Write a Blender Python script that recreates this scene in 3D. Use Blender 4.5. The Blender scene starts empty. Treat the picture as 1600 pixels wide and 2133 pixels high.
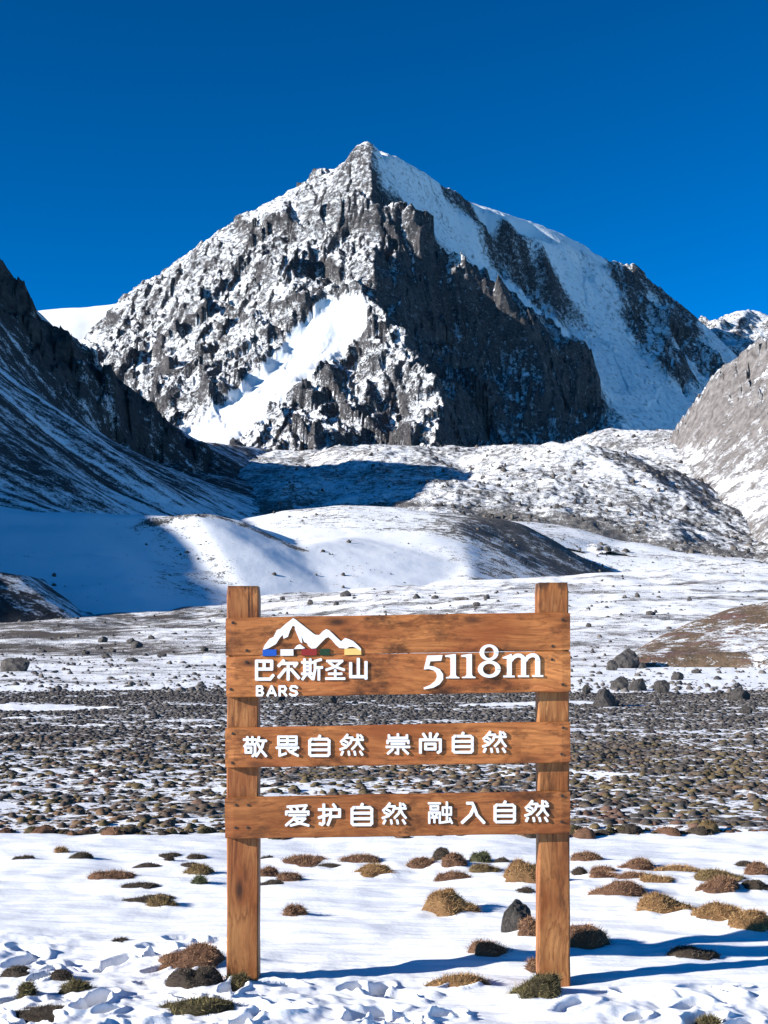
import bpy, bmesh, math, random
import numpy as np
from mathutils import Vector, Matrix
from mathutils.geometry import delaunay_2d_cdt

random.seed(7)
RNG = np.random.default_rng(11)
R = math.radians
SC = bpy.context.scene
COL = SC.collection

# ------------------------------------------------------------------ camera, sky, sun, exposure
F, CX, HY, EYE = 2930.0, 800.0, 1374.0, 1.5        # focal length, centre and eye level in photograph pixels; eye height
cam_data = bpy.data.cameras.new('camera')
cam = bpy.data.objects.new('camera', cam_data)
COL.objects.link(cam)
cam.location = (0, 0, EYE)
cam.rotation_euler = (R(90), 0, 0)
cam_data.sensor_width = 36
cam_data.lens = F / 2133 * 36
cam_data.shift_y = (HY - 1066.5) / 2133
cam_data.clip_start = 0.1
cam_data.clip_end = 30000
SC.camera = cam

SUN_EL, SUN_AZ = 20.0, 70.0                         # height; degrees round from straight behind the sign towards the left
to_sun = Vector((-math.sin(R(SUN_AZ)) * math.cos(R(SUN_EL)), -math.cos(R(SUN_AZ)) * math.cos(R(SUN_EL)), math.sin(R(SUN_EL))))
sun_data = bpy.data.lights.new('sun', 'SUN')
sun_data.energy = 5.0
sun_data.angle = R(0.5)
sun_data.color = (1.0, 0.955, 0.89)
sun = bpy.data.objects.new('sun', sun_data)
sun.rotation_euler = to_sun.to_track_quat('Z', 'Y').to_euler()
COL.objects.link(sun)

world = bpy.data.worlds.new('World')
SC.world = world
world.use_nodes = True
wn = world.node_tree
wn.nodes.clear()
sky = wn.nodes.new('ShaderNodeTexSky')
sky.sky_type = 'NISHITA'
sky.sun_disc = False
sky.sun_elevation = R(SUN_EL)
sky.sun_rotation = math.atan2(to_sun.x, to_sun.y)
sky.altitude = 5000
sky.air_density = 1.0
sky.dust_density = 0.0
sky.ozone_density = 4.0
hs = wn.nodes.new('ShaderNodeHueSaturation')
hs.inputs['Saturation'].default_value = 1.3
hs.inputs['Hue'].default_value = 0.478
bg = wn.nodes.new('ShaderNodeBackground')
bg.inputs['Strength'].default_value = 0.052
wo = wn.nodes.new('ShaderNodeOutputWorld')
wn.links.new(sky.outputs[0], hs.inputs['Color'])
gm = wn.nodes.new('ShaderNodeGamma')
gm.inputs['Gamma'].default_value = 1.5
wn.links.new(hs.outputs[0], gm.inputs['Color'])
wn.links.new(gm.outputs[0], bg.inputs['Color'])
wn.links.new(bg.outputs[0], wo.inputs['Surface'])

SC.view_settings.view_transform = 'Standard'
SC.view_settings.look = 'None'
SC.view_settings.exposure = 0.92
SC.view_settings.gamma = 1.0
SC.view_settings.use_curve_mapping = False
SC.render.engine = 'CYCLES'
SC.cycles.max_bounces = 5
SC.cycles.diffuse_bounces = 1


def P(px, py, Y):
    """the place at distance Y that shows at photograph pixel px, py"""
    return ((px - CX) / F * Y, Y, EYE + (HY - py) / F * Y)


# ------------------------------------------------------------------ noise
def _hash(ix, iy, seed):
    h = (ix.astype(np.int64) * 374761393 + iy.astype(np.int64) * 668265263 + seed * 1442695041) & 0xFFFFFFFF
    h = ((h ^ (h >> 13)) * 1274126177) & 0xFFFFFFFF
    h = ((h ^ (h >> 16)) * 2246822519) & 0xFFFFFFFF
    return (h ^ (h >> 15)) & 0xFFFFFFFF


def gnoise(x, y, seed=0):
    x = np.asarray(x, float); y = np.asarray(y, float)
    x0 = np.floor(x); y0 = np.floor(y)
    fx = x - x0; fy = y - y0
    u = fx * fx * fx * (fx * (fx * 6 - 15) + 10); v = fy * fy * fy * (fy * (fy * 6 - 15) + 10)

    def g(ox, oy):
        a = _hash(x0 + ox, y0 + oy, seed) * (2 * np.pi / 4294967296.0)
        return np.cos(a) * (fx - ox) + np.sin(a) * (fy - oy)
    a = g(0, 0); b = g(1, 0); c = g(0, 1); d = g(1, 1)
    return 1.45 * ((a * (1 - u) + b * u) * (1 - v) + (c * (1 - u) + d * u) * v)


def fbm(x, y, octv=5, seed=0, gain=0.5, lac=2.07):
    s = 0; a = 1.0; t = 0
    for k in range(octv):
        s = s + a * gnoise(x + 17.3 * k, y - 9.1 * k, seed + k); t += a
        a *= gain; x = x * lac; y = y * lac
    return s / t


def ridged(x, y, octv=5, seed=0, gain=0.5, lac=2.1):
    s = 0; a = 1.0; t = 0; w = 1.0
    for k in range(octv):
        n = 1 - np.abs(gnoise(x + 31.7 * k, y + 5.9 * k, seed + k))
        n = n * n
        s = s + a * n * w; t += a
        w = np.clip(n * 1.4, 0, 1)
        a *= gain; x = x * lac; y = y * lac
    return s / t


def facets(x, y, seed=0, offset=0.5):
    """angular blocks: every cell is a tilted plane with its own height, so cells meet in steps like broken rock"""
    x0 = np.floor(x); y0 = np.floor(y)
    best = np.full(x.shape, 1e9); val = np.zeros(x.shape)
    U = 1 / 4294967296.0
    for oy in (-1, 0, 1):
        for ox in (-1, 0, 1):
            cx = x0 + ox; cy = y0 + oy
            fx = cx + _hash(cx, cy, seed) * U; fy = cy + _hash(cx, cy, seed + 1) * U
            dx = x - fx; dy = y - fy
            d = dx * dx + dy * dy
            v = (_hash(cx, cy, seed + 2) * U * 2 - 1) * 0.9 * dx + (_hash(cx, cy, seed + 3) * U * 2 - 1) * 0.9 * dy + (_hash(cx, cy, seed + 4) * U - 0.5) * offset
            m = d < best
            best = np.where(m, d, best); val = np.where(m, v, val)
    return val


def sstep(a, b, x):
    t = np.clip((x - a) / (b - a), 0, 1)
    return t * t * (3 - 2 * t)


def seg_dist(X, Y, pts):
    """distance in plan from a polyline, and the running fraction along it"""
    best = np.full(X.shape, 1e9); frac = np.zeros(X.shape)
    n = len(pts) - 1
    for i in range(n):
        ax, ay = pts[i][:2]; bx, by = pts[i + 1][:2]
        dx, dy = bx - ax, by - ay
        t = np.clip(((X - ax) * dx + (Y - ay) * dy) / (dx * dx + dy * dy + 1e-9), 0, 1)
        d = np.hypot(X - ax - t * dx, Y - ay - t * dy)
        m = d < best
        best = np.where(m, d, best); frac = np.where(m, (i + t) / n, frac)
    return best, frac


def tin(points, lines, X, Y, default=-50.0):
    """height over plan points X, Y from a triangulated set of surveyed points and ridge / valley lines"""
    pts = [tuple(p) for p in points]; edges = []
    for ln in lines:
        b = len(pts); pts += [tuple(p) for p in ln]
        edges += [(b + i, b + i + 1) for i in range(len(ln) - 1)]
    vs, es, fs, ov, oe, of = delaunay_2d_cdt([Vector((p[0], p[1])) for p in pts], edges, [], 0, 1e-4)
    hz = []
    for k, v in enumerate(vs):
        if ov[k]:
            hz.append(max(pts[j][2] for j in ov[k]))
        else:                                                # a crossing of two lines: nearest given point
            hz.append(min(pts, key=lambda p: (p[0] - v.x) ** 2 + (p[1] - v.y) ** 2)[2])
    Z = np.full(X.shape, float(default))
    xf = X.ravel(); yf = Y.ravel(); zf = Z.ravel()
    for f in fs:
        a, b, c = f
        A, B, C = vs[a], vs[b], vs[c]
        m = np.nonzero((xf >= min(A.x, B.x, C.x) - .01) & (xf <= max(A.x, B.x, C.x) + .01) & (yf >= min(A.y, B.y, C.y) - .01) & (yf <= max(A.y, B.y, C.y) + .01))[0]
        if not len(m):
            continue
        det = (B.y - C.y) * (A.x - C.x) + (C.x - B.x) * (A.y - C.y)
        if abs(det) < 1e-9:
            continue
        x = xf[m]; y = yf[m]
        l1 = ((B.y - C.y) * (x - C.x) + (C.x - B.x) * (y - C.y)) / det
        l2 = ((C.y - A.y) * (x - C.x) + (A.x - C.x) * (y - C.y)) / det
        l3 = 1 - l1 - l2
        ok = (l1 > -1e-6) & (l2 > -1e-6) & (l3 > -1e-6)
        zf[m[ok]] = (l1 * hz[a] + l2 * hz[b] + l3 * hz[c])[ok]
    return zf.reshape(X.shape)


def blur(Z, r0, r1=None):
    r1 = r0 if r1 is None else r1
    for ax, r in ((0, r0), (1, r1)):
        if r <= 0:
            continue
        n = int(3 * r) + 1
        k = np.exp(-0.5 * (np.arange(-n, n + 1) / r) ** 2); k /= k.sum()
        pad = [(n, n) if a == ax else (0, 0) for a in (0, 1)]
        Zp = np.pad(Z, pad, mode='edge')
        out = np.zeros_like(Z)
        for i, w in enumerate(k):
            out += w * (Zp[i:i + Z.shape[0], :] if ax == 0 else Zp[:, i:i + Z.shape[1]])
        Z = out
    return Z


def grid_mesh(name, X, Y, Z, mat, attrs=None, smooth=True):
    nr, nc = X.shape
    co = np.stack([X.ravel(), Y.ravel(), Z.ravel()], 1)
    idx = np.arange(nr * nc).reshape(nr, nc)
    q = np.stack([idx[:-1, :-1].ravel(), idx[:-1, 1:].ravel(), idx[1:, 1:].ravel(), idx[1:, :-1].ravel()], 1)
    return raw_mesh(name, co, q, mat, attrs, smooth)


def raw_mesh(name, co, faces, mat, attrs=None, smooth=True, colors=None):
    me = bpy.data.meshes.new(name)
    co = np.asarray(co, np.float32); faces = np.asarray(faces, np.int32)
    k = faces.shape[1]
    me.vertices.add(len(co)); me.vertices.foreach_set('co', co.ravel())
    me.loops.add(faces.size); me.loops.foreach_set('vertex_index', faces.ravel())
    me.polygons.add(len(faces))
    me.polygons.foreach_set('loop_start', np.arange(0, faces.size, k, dtype=np.int32))
    me.polygons.foreach_set('loop_total', np.full(len(faces), k, np.int32))
    me.polygons.foreach_set('use_smooth', np.full(len(faces), smooth, bool))
    for an, av in (attrs or {}).items():
        at = me.attributes.new(an, 'FLOAT', 'POINT')
        at.data.foreach_set('value', np.asarray(av, np.float32).ravel())
    if colors is not None:
        at = me.attributes.new('tint', 'FLOAT_COLOR', 'POINT')
        at.data.foreach_set('color', np.asarray(colors, np.float32).ravel())
    me.update(calc_edges=True)
    me.validate()
    me.materials.append(mat)
    return me


def link(name, me, parent=None, loc=(0, 0, 0), rot=(0, 0, 0), scale=(1, 1, 1)):
    o = bpy.data.objects.new(name, me)
    COL.objects.link(o)
    o.location = loc; o.rotation_euler = rot; o.scale = scale
    if parent:
        o.parent = parent
    return o


def tag(o, label=None, cat=None, group=None, kind=None):
    if label: o['label'] = label
    if cat: o['category'] = cat
    if group: o['group'] = group
    if kind: o['kind'] = kind
    return o


# ------------------------------------------------------------------ material helpers
class NT:
    def __init__(self, name):
        self.m = bpy.data.materials.new(name); self.m.use_nodes = True
        self.t = self.m.node_tree; self.t.nodes.clear()
        self.out = self.n('ShaderNodeOutputMaterial'); self.b = self.n('ShaderNodeBsdfPrincipled')
        self.l(self.b.outputs[0], self.out.inputs['Surface'])

    def n(self, ty, **kw):
        nd = self.t.nodes.new(ty)
        for k, v in kw.items():
            setattr(nd, k, v)
        return nd

    def l(self, a, b):
        self.t.links.new(a, b)

    def put(self, sock, v):
        if hasattr(v, 'is_linked') or isinstance(v, bpy.types.NodeSocket):
            self.l(v, sock)
        else:
            sock.default_value = v

    def math(self, op, a, b=0.0, c=None, clamp=False):
        nd = self.n('ShaderNodeMath', operation=op, use_clamp=clamp)
        self.put(nd.inputs[0], a); self.put(nd.inputs[1], b)
        if c is not None:
            self.put(nd.inputs[2], c)
        return nd.outputs[0]

    def pos(self, scale=(1, 1, 1), obj=False, rot=(0, 0, 0), loc=(0, 0, 0)):
        if obj:
            v = self.n('ShaderNodeTexCoord').outputs['Object']
        else:
            v = self.n('ShaderNodeNewGeometry').outputs['Position']
        mp = self.n('ShaderNodeMapping'); mp.inputs['Scale'].default_value = scale
        mp.inputs['Rotation'].default_value = rot; mp.inputs['Location'].default_value = loc
        self.l(v, mp.inputs['Vector'])
        return mp.outputs[0]

    def noise(self, vec, scale=1.0, detail=6.0, rough=0.6, dist=0.0):
        nd = self.n('ShaderNodeTexNoise')
        self.l(vec, nd.inputs['Vector'])
        nd.inputs['Scale'].default_value = scale; nd.inputs['Detail'].default_value = detail
        nd.inputs['Roughness'].default_value = rough; nd.inputs['Distortion'].default_value = dist
        return nd.outputs[0]

    def ramp(self, f, stops):
        nd = self.n('ShaderNodeValToRGB')
        self.put(nd.inputs[0], f)
        e = nd.color_ramp.elements
        while len(e) < len(stops):
            e.new(0.5)
        for i, (p, c) in enumerate(stops):
            e[i].position = p
            e[i].color = (c, c, c, 1) if not isinstance(c, (tuple, list)) else (*c, 1)
        return nd.outputs[0]

    def mapr(self, v, a, b, c=0.0, d=1.0):
        nd = self.n('ShaderNodeMapRange'); nd.clamp = True
        self.put(nd.inputs[0], v)
        for i, q in enumerate((a, b, c, d)):
            self.put(nd.inputs[1 + i], q)
        return nd.outputs[0]

    def mix(self, f, a, b, mode='MIX'):
        nd = self.n('ShaderNodeMix', data_type='RGBA', blend_type=mode)
        self.put(nd.inputs[0], f)
        for s, v in ((nd.inputs[6], a), (nd.inputs[7], b)):
            if isinstance(v, tuple):
                s.default_value = (*v, 1)
            else:
                self.l(v, s)
        return nd.outputs[2]

    def attr(self, name, color=False):
        nd = self.n('ShaderNodeAttribute', attribute_name=name)
        return nd.outputs['Color'] if color else nd.outputs['Fac']

    def bump(self, h, strength=0.5, dist=1.0, normal=None):
        nd = self.n('ShaderNodeBump')
        nd.inputs['Strength'].default_value = strength; nd.inputs['Distance'].default_value = dist
        self.l(h, nd.inputs['Height'])
        if normal is not None:
            self.l(normal, nd.inputs['Normal'])
        return nd.outputs[0]

    def done(self, color=None, rough=0.9, normal=None, spec=0.2):
        if color is not None:
            self.put(self.b.inputs['Base Color'], color if not isinstance(color, tuple) else (*color, 1))
        self.put(self.b.inputs['Roughness'], rough)
        self.b.inputs['Specular IOR Level'].default_value = spec
        if normal is not None:
            self.l(normal, self.b.inputs['Normal'])
        return self.m


SNOW = (0.78, 0.795, 0.82)


def terrain_mat(name, ra, rb, size, contrast=5.0, k=1.0, bump=1.0, bdist=1.0, rc=None, snow=SNOW, k2=0.6, stretch=(1, 1, 1)):
    """rock or scree under broken snow; 'snow' on the mesh is how much of it is covered; size = metres of the patches"""
    t = NT(name)
    p = t.pos(stretch)
    n1 = t.noise(p, 1.0 / size, 7, 0.68)
    n2 = t.noise(p, 6.3 / size, 4, 0.7)
    nn = t.math('ADD', t.math('MULTIPLY', t.math('SUBTRACT', n1, 0.5), 2.6 * k), t.math('MULTIPLY', t.math('SUBTRACT', n2, 0.5), 2.2 * k2))
    m = t.math('ADD', t.math('SUBTRACT', t.attr('snow'), 0.5), nn)
    m = t.math('MULTIPLY_ADD', m, contrast, 0.5, clamp=True)
    n3 = t.noise(p, 2.1 / size, 6, 0.65)
    rock = t.mix(t.mapr(n3, 0.32, 0.68), ra, rb)
    if rc:
        rock = t.mix(t.mapr(t.noise(p, 0.35 / size, 3, 0.6), 0.52, 0.66), rock, rc)
    col = t.mix(m, rock, snow)
    hgt = t.math('ADD', t.math('MULTIPLY', n3, t.math('SUBTRACT', 1.15, m)), t.math('MULTIPLY', m, 0.35))
    hgt = t.math('ADD', hgt, t.math('MULTIPLY', n2, t.math('MULTIPLY', t.math('SUBTRACT', 1.1, m), 0.5)))
    return t.done(col, 0.88, t.bump(hgt, 0.8 * bump, bdist), 0.15)


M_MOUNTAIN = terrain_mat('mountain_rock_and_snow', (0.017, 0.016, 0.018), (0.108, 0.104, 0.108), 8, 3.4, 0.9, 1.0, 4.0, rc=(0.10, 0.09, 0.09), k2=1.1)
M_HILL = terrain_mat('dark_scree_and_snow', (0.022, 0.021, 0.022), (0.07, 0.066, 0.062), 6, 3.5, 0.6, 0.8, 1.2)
M_MORAINE = terrain_mat('moraine_gravel_and_snow', (0.045, 0.042, 0.041), (0.15, 0.137, 0.125), 2.8, 3.6, 0.9, 0.8, 0.6, k2=0.9)
M_BROWN = terrain_mat('brown_turf_and_snow', (0.085, 0.062, 0.038), (0.21, 0.14, 0.092), 1.6, 4.0, 0.95, 0.9, 0.25, rc=(0.17, 0.095, 0.078), k2=0.8)
M_CRAG = terrain_mat('grey_crag_and_snow', (0.09, 0.08, 0.078), (0.27, 0.25, 0.24), 10, 3.0, 0.75, 1.0, 2.5)


# ------------------------------------------------------------------ terrain
def fan(px0, px1, y0, y1, nc, nr, geo=True):
    p = np.linspace(px0, px1, nc)
    y = np.geomspace(y0, y1, nr) if geo else np.linspace(y0, y1, nr)
    Y = np.repeat(y[:, None], nc, 1)
    X = (p[None, :] - CX) / F * Y
    return X, Y


def slope_of(X, Y, Z):
    dzr = np.gradient(Z, axis=0); dzc = np.gradient(Z, axis=1)
    dxr = np.gradient(X, axis=0); dxc = np.gradient(X, axis=1)
    dyr = np.gradient(Y, axis=0)
    zx = dzc / np.where(np.abs(dxc) < 1e-6, 1e-6, dxc)
    zy = (dzr - zx * dxr) / np.where(np.abs(dyr) < 1e-6, 1e-6, dyr)
    return zx, zy


# --- valley floor: one sheet from behind the camera to far beyond the mountains
def floor_base(X, Y):
    yk = np.array([-400, 0, 12, 30, 66, 90, 130, 180, 230, 290, 340, 500, 700, 1000, 1600, 3500, 9000, 20000])
    zl = np.array([-2, 0, 0, 0.02, 0.05, 0.45, 1.5, 4.0, 7.3, 13.0, 18.0, 29, 58, 100, 180, 300, 300, 300.])
    zr = np.array([-2, 0, 0, 0.02, 0.05, 0.45, 1.8, 6.0, 11.5, 17.0, 22.0, 30, 58, 100, 180, 300, 300, 300.])
    a = np.interp(Y, yk, zl); b = np.interp(Y, yk, zr)
    w = sstep(-0.25, 0.25, X / np.maximum(Y, 20))
    return a * (1 - w) + b * w


PRINTS = []         # boot prints in the snow: x, y, heading, half length, depth
_r = random.Random(5)
for x0, x1, y0, y1, k in ((-2.0, -0.9, 5.6, 7.5, 34), (-0.9, 0.4, 5.6, 6.5, 26), (0.75, 2.1, 5.6, 6.45, 20), (-2.0, 0.4, 5.6, 6.1, 16)):
    for _ in range(k):
        PRINTS.append((_r.uniform(x0, x1), _r.uniform(y0, y1), _r.uniform(-0.9, 1.4), _r.uniform(0.06, 0.15), _r.uniform(0.02, 0.055)))
TUSSOCKS = []       # filled below: x, y, half width, height


def near_relief(X, Y):
    """ripples, boot prints and banked drifts of the near snow"""
    Z = np.zeros(X.shape)
    nr_ = 1 - sstep(11.6, 14, Y)
    # wind-packed ripples, running nearly straight across the view
    rp = 0.020 * fbm(X / 1.3 + 0.6 * Y, Y / 0.16 - 0.35 * X, 3, 41) + 0.007 * fbm(X / 0.5, Y / 0.06 + 0.9 * X, 2, 45)
    # snow kicked up and trodden along the front
    tr = np.maximum(sstep(7.25, 6.0, Y + 0.25 * gnoise(X * 1.4, Y * 1.4, 51)) * sstep(0.55, -0.1, X - 0.15 * gnoise(Y * 2, X, 52)),
                    sstep(7.9, 7.2, Y) * sstep(-1.35, -1.75, X + 0.2 * gnoise(Y * 2, X * 2, 53)))
    tr = np.maximum(tr, sstep(6.8, 6.0, Y + 0.2 * gnoise(X * 1.7, Y * 1.7, 54)) * sstep(0.75, 1.0, X))
    lumps = 0.034 * fbm(X / 0.34, Y / 0.36, 3, 55, 0.5) + 0.009 * fbm(X / 0.09, Y / 0.10, 2, 56)
    for fx, fy, fa, fl, fd in PRINTS:
        m = (np.abs(X - fx) < 0.4) & (np.abs(Y - fy) < 0.4)
        if m.any():
            a = (X[m] - fx) * math.cos(fa) + (Y[m] - fy) * math.sin(fa); b = -(X[m] - fx) * math.sin(fa) + (Y[m] - fy) * math.cos(fa)
            d = np.sqrt((a / fl) ** 2 + (b / (0.45 * fl)) ** 2) + 0.12 * gnoise(X[m] * 14, Y[m] * 14, 57)
            Z[m] = Z[m] - fd * sstep(1.05, 0.75, d) + 0.30 * fd * np.exp(-((d - 1.25) / 0.22) ** 2)
    Z = Z + nr_ * (rp * (1 - tr) + tr * lumps)
    for tx, ty, tw, th in TUSSOCKS:                     # snow banked against each tussock
        d2 = ((X - tx - 0.15 * tw) / (1.7 * tw)) ** 2 + ((Y - ty - 0.3 * tw) / (1.5 * tw)) ** 2
        m = d2 < 9
        Z[m] = Z[m] + 0.22 * th * np.exp(-d2[m]) * (1 + 0.6 * gnoise(X[m] / 0.14, Y[m] / 0.14, 59))
    return Z


def floor_height(X, Y, fine=True):
    X = np.asarray(X, float); Y = np.asarray(Y, float)
    Z = floor_base(X, Y)
    far = sstep(60, 200, Y)
    Z = Z + far * (1.6 * fbm(X / 45, Y / 60, 4, 3) + 0.5 * fbm(X / 9, Y / 12, 3, 5)) * np.clip(Y / 250, 0.3, 1.2)
    mid = sstep(11.5, 16, Y) * (1 - sstep(120, 200, Y))
    Z = Z + mid * (0.10 * fbm(X / 4, Y / 5, 3, 21) + 0.035 * fbm(X / 0.7, Y / 0.9, 3, 22))
    near = 1 - sstep(11.6, 14, Y)
    Z = Z + near * (0.055 * fbm(X / 1.6, Y / 1.2, 3, 31) + 0.012 * fbm(X / 0.35, Y / 0.3, 2, 33))
    if fine:
        m = (Y < 15) & (Y > 3) & (np.abs(X) < 6)
        if m.any():
            Z[m] = Z[m] + near_relief(X[m], Y[m])
    return Z


def gy(py):
    """distance at which the level ground shows at pixel row py"""
    return EYE * F / (py - HY)

# tussocks standing in the near snow: centre px, base py, width px, height px, colour, label
T = [
 (392, 2018, 158, 58, 'brown', 'broad brown grass tussock leaning against the left post near its foot'),
 (405, 2066, 122, 46, 'dark', 'dark grey tussock in shade just below the broad brown one at the left post'),  # shade side of the brown tussock, its shade given by the dark colour
 (336, 1889, 72, 20, 'olive', 'olive tussock at the near end of the slanting row left of the sign'),
 (302, 1877, 124, 18, 'dark', 'long thin dark tussock, longest of the slanting row left of the sign'),
 (288, 1853, 96, 15, 'dark', 'low dark tussock above the longest streak of the slanting row left of the sign'),
 (232, 1835, 98, 17, 'brown', 'reddish brown tussock at the left end of the slanting row left of the sign'),
 (166, 1796, 54, 14, 'dark', 'small dark dome tussock alone on the snow at the far left'),
 (126, 1781, 30, 10, 'gold', 'tiny tan tussock near the dark stony belt at the far left'),
 (46, 1797, 48, 6, 'dark', 'flat dark streak of turf low in the snow near the left picture edge'),
 (412, 1829, 68, 23, 'olive', 'olive brown tussock left of the left post, largest of its small cluster'),
 (398, 1810, 50, 11, 'dark', 'flat dark tussock directly behind the olive brown one left of the post'),
 (410, 1791, 46, 9, 'dark', 'thin dark tussock farthest back of those left of the left post'),
 (306, 1808, 58, 9, 'dark', 'narrow dark tussock midway between the lone dome and the left post'),
 (352, 1799, 24, 11, 'dark', 'tiny black tussock with a snow gap beside it left of the sign'),
 (350, 1789, 48, 7, 'dark', 'very flat grey turf streak behind the tiny black tussock'),
 (414, 1848, 34, 15, 'green', 'small green tussock left of the left post'),
 (248, 1967, 38, 7, 'dark', 'single flat dark tuft in the open snow left of the broad brown tussock'),
 (38, 2040, 84, 26, 'dark', 'dark mossy clod in trodden snow at the left picture edge'),
 (122, 2043, 56, 18, 'dark', 'dark mossy ridge in trodden snow at the lower left'),
 (54, 2084, 40, 30, 'moss', 'small upright mossy clod in trodden snow near the lower left corner'),
 (156, 2078, 74, 22, 'moss', 'mossy clod right of the upright one near the lower left corner'),
 (72, 2126, 165, 20, 'dark', 'long grey turf hump in the lower left corner of the photo'),
 (492, 2058, 52, 22, 'moss', 'ring of olive moss around the foot of the left post'),
 (402, 2126, 168, 34, 'moss', 'long brown and olive turf hump below the left post at the bottom edge'),
 (632, 1801, 110, 20, 'brown', 'long reddish tussock behind and right of the left post'),
 (550, 1795, 48, 12, 'dark', 'dark tussock touching the right side of the left post'),
 (744, 1801, 104, 21, 'brown', 'long brown tussock in the middle of the far row seen under the sign'),
 (682, 1807, 78, 11, 'dark', 'low dark tussock in front of the gap in the far row under the sign'),
 (780, 1825, 96, 25, 'gold', 'golden brown tussock below the far row at the middle of the sign'),
 (552, 1828, 58, 19, 'brown', 'brown tussock just right of the left post, upper of three'),
 (600, 1840, 60, 19, 'brown', 'brown tussock right of the left post, middle of three'),
 (562, 1853, 62, 14, 'dark', 'dark flat tussock right of the left post, lowest of three'),
 (614, 1914, 54, 24, 'brown', 'lone brown tuft in open snow right of the left post'),
 (878, 1811, 72, 23, 'brown', 'low brown tussock at the left of the tall dark cluster under the sign'),
 (920, 1804, 48, 36, 'dark', 'tall dark tussock, highest of the cluster under the sign'),
 (948, 1813, 62, 32, 'brown', 'rounded brown tussock at the front of the tall cluster under the sign'),
 (1003, 1802, 48, 22, 'green', 'green tussock right of the tall dark cluster under the sign'),
 (1012, 1821, 74, 20, 'olive', 'olive tussock in front of the green one under the sign'),
 (1046, 1803, 42, 12, 'dark', 'small dark tussock between the green one and the right post'),
 (946, 1839, 82, 20, 'brown', 'brown tussock in front of the tall cluster under the sign'),
 (950, 1911, 128, 56, 'gold', 'large golden tussock alone in the snow left of the right post'),
 (1106, 1848, 116, 56, 'gold', 'tall golden brown tussock touching the left side of the right post'),
 (1094, 1868, 52, 12, 'dark', 'low dark tuft below the tall golden tussock at the right post'),
 (1106, 1962, 56, 42, 'brown', 'brown tussock between the dark boulder and the right post'),
 (1020, 1996, 88, 29, 'brown', 'oval dark brown tussock in the snow below the dark boulder'),
 (960, 2053, 124, 22, 'gold', 'ragged straw tussock in the snow nearest the middle of the bottom edge'),
 (1206, 1981, 136, 50, 'brown', 'brown tussock touching the right side of the right post near its foot'),
 (1112, 2016, 30, 24, 'brown', 'small tuft half hidden by the lower left of the right post'),
 (1120, 2087, 128, 50, 'moss', 'dark olive tussock in front of the foot of the right post'),
 (1224, 1798, 70, 21, 'brown', 'reddish tussock just right of the right post, farthest back'),
 (1208, 1827, 40, 20, 'dark', 'dark tussock just right of the right post below the reddish one'),
 (1258, 1819, 60, 15, 'brown', 'small reddish tussock second from the right post in the far row'),
 (1328, 1813, 74, 24, 'brown', 'domed reddish tussock third from the right post in the far row'),
 (1264, 1834, 76, 14, 'brown', 'flat brown tussock below the small reddish one right of the right post'),
 (1318, 1838, 90, 20, 'brown', 'brown tussock behind the wide one right of the right post'),
 (1420, 1819, 118, 17, 'gold', 'long flat golden tussock in the far row at the right'),
 (1372, 1846, 84, 17, 'gold', 'flat golden tussock below the long flat one at the right'),
 (1296, 1873, 112, 31, 'brown', 'wide brown tussock right of the right post, nearest of its patch'),
 (1394, 1914, 134, 52, 'gold', 'largest golden tussock right of the right post'),
 (1505, 1845, 120, 28, 'olive', 'olive tussock behind the brown one near the right picture edge'),
 (1500, 1868, 98, 33, 'brown', 'brown tussock right of the largest golden one and farther back'),
 (1494, 1931, 132, 42, 'gold', 'low golden tussock right of and in front of the largest one'),
 (1574, 1949, 100, 42, 'gold', 'golden tussock cut by the right picture edge'),
 (1582, 1864, 66, 22, 'dark', 'dark tussock at the right picture edge above the golden one'),
 (1556, 1802, 54, 12, 'dark', 'small black tussock in the far row near the right picture edge'),
 (1582, 1826, 62, 30, 'brown', 'brown tussock in the far row cut by the right picture edge'),
 (1450, 1996, 108, 20, 'dark', 'flat dark tussock lying in the shadow at the right'),
 (1480, 2133, 56, 10, 'moss', 'sliver of olive turf at the bottom edge near the right corner'),
]
for px, py, w, h, c, lab in T:
    y = gy(py)
    TUSSOCKS.append(((px - CX) / F * y, y + 0.3 * w / F * y, 0.5 * w / F * y, h / F * y))


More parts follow.
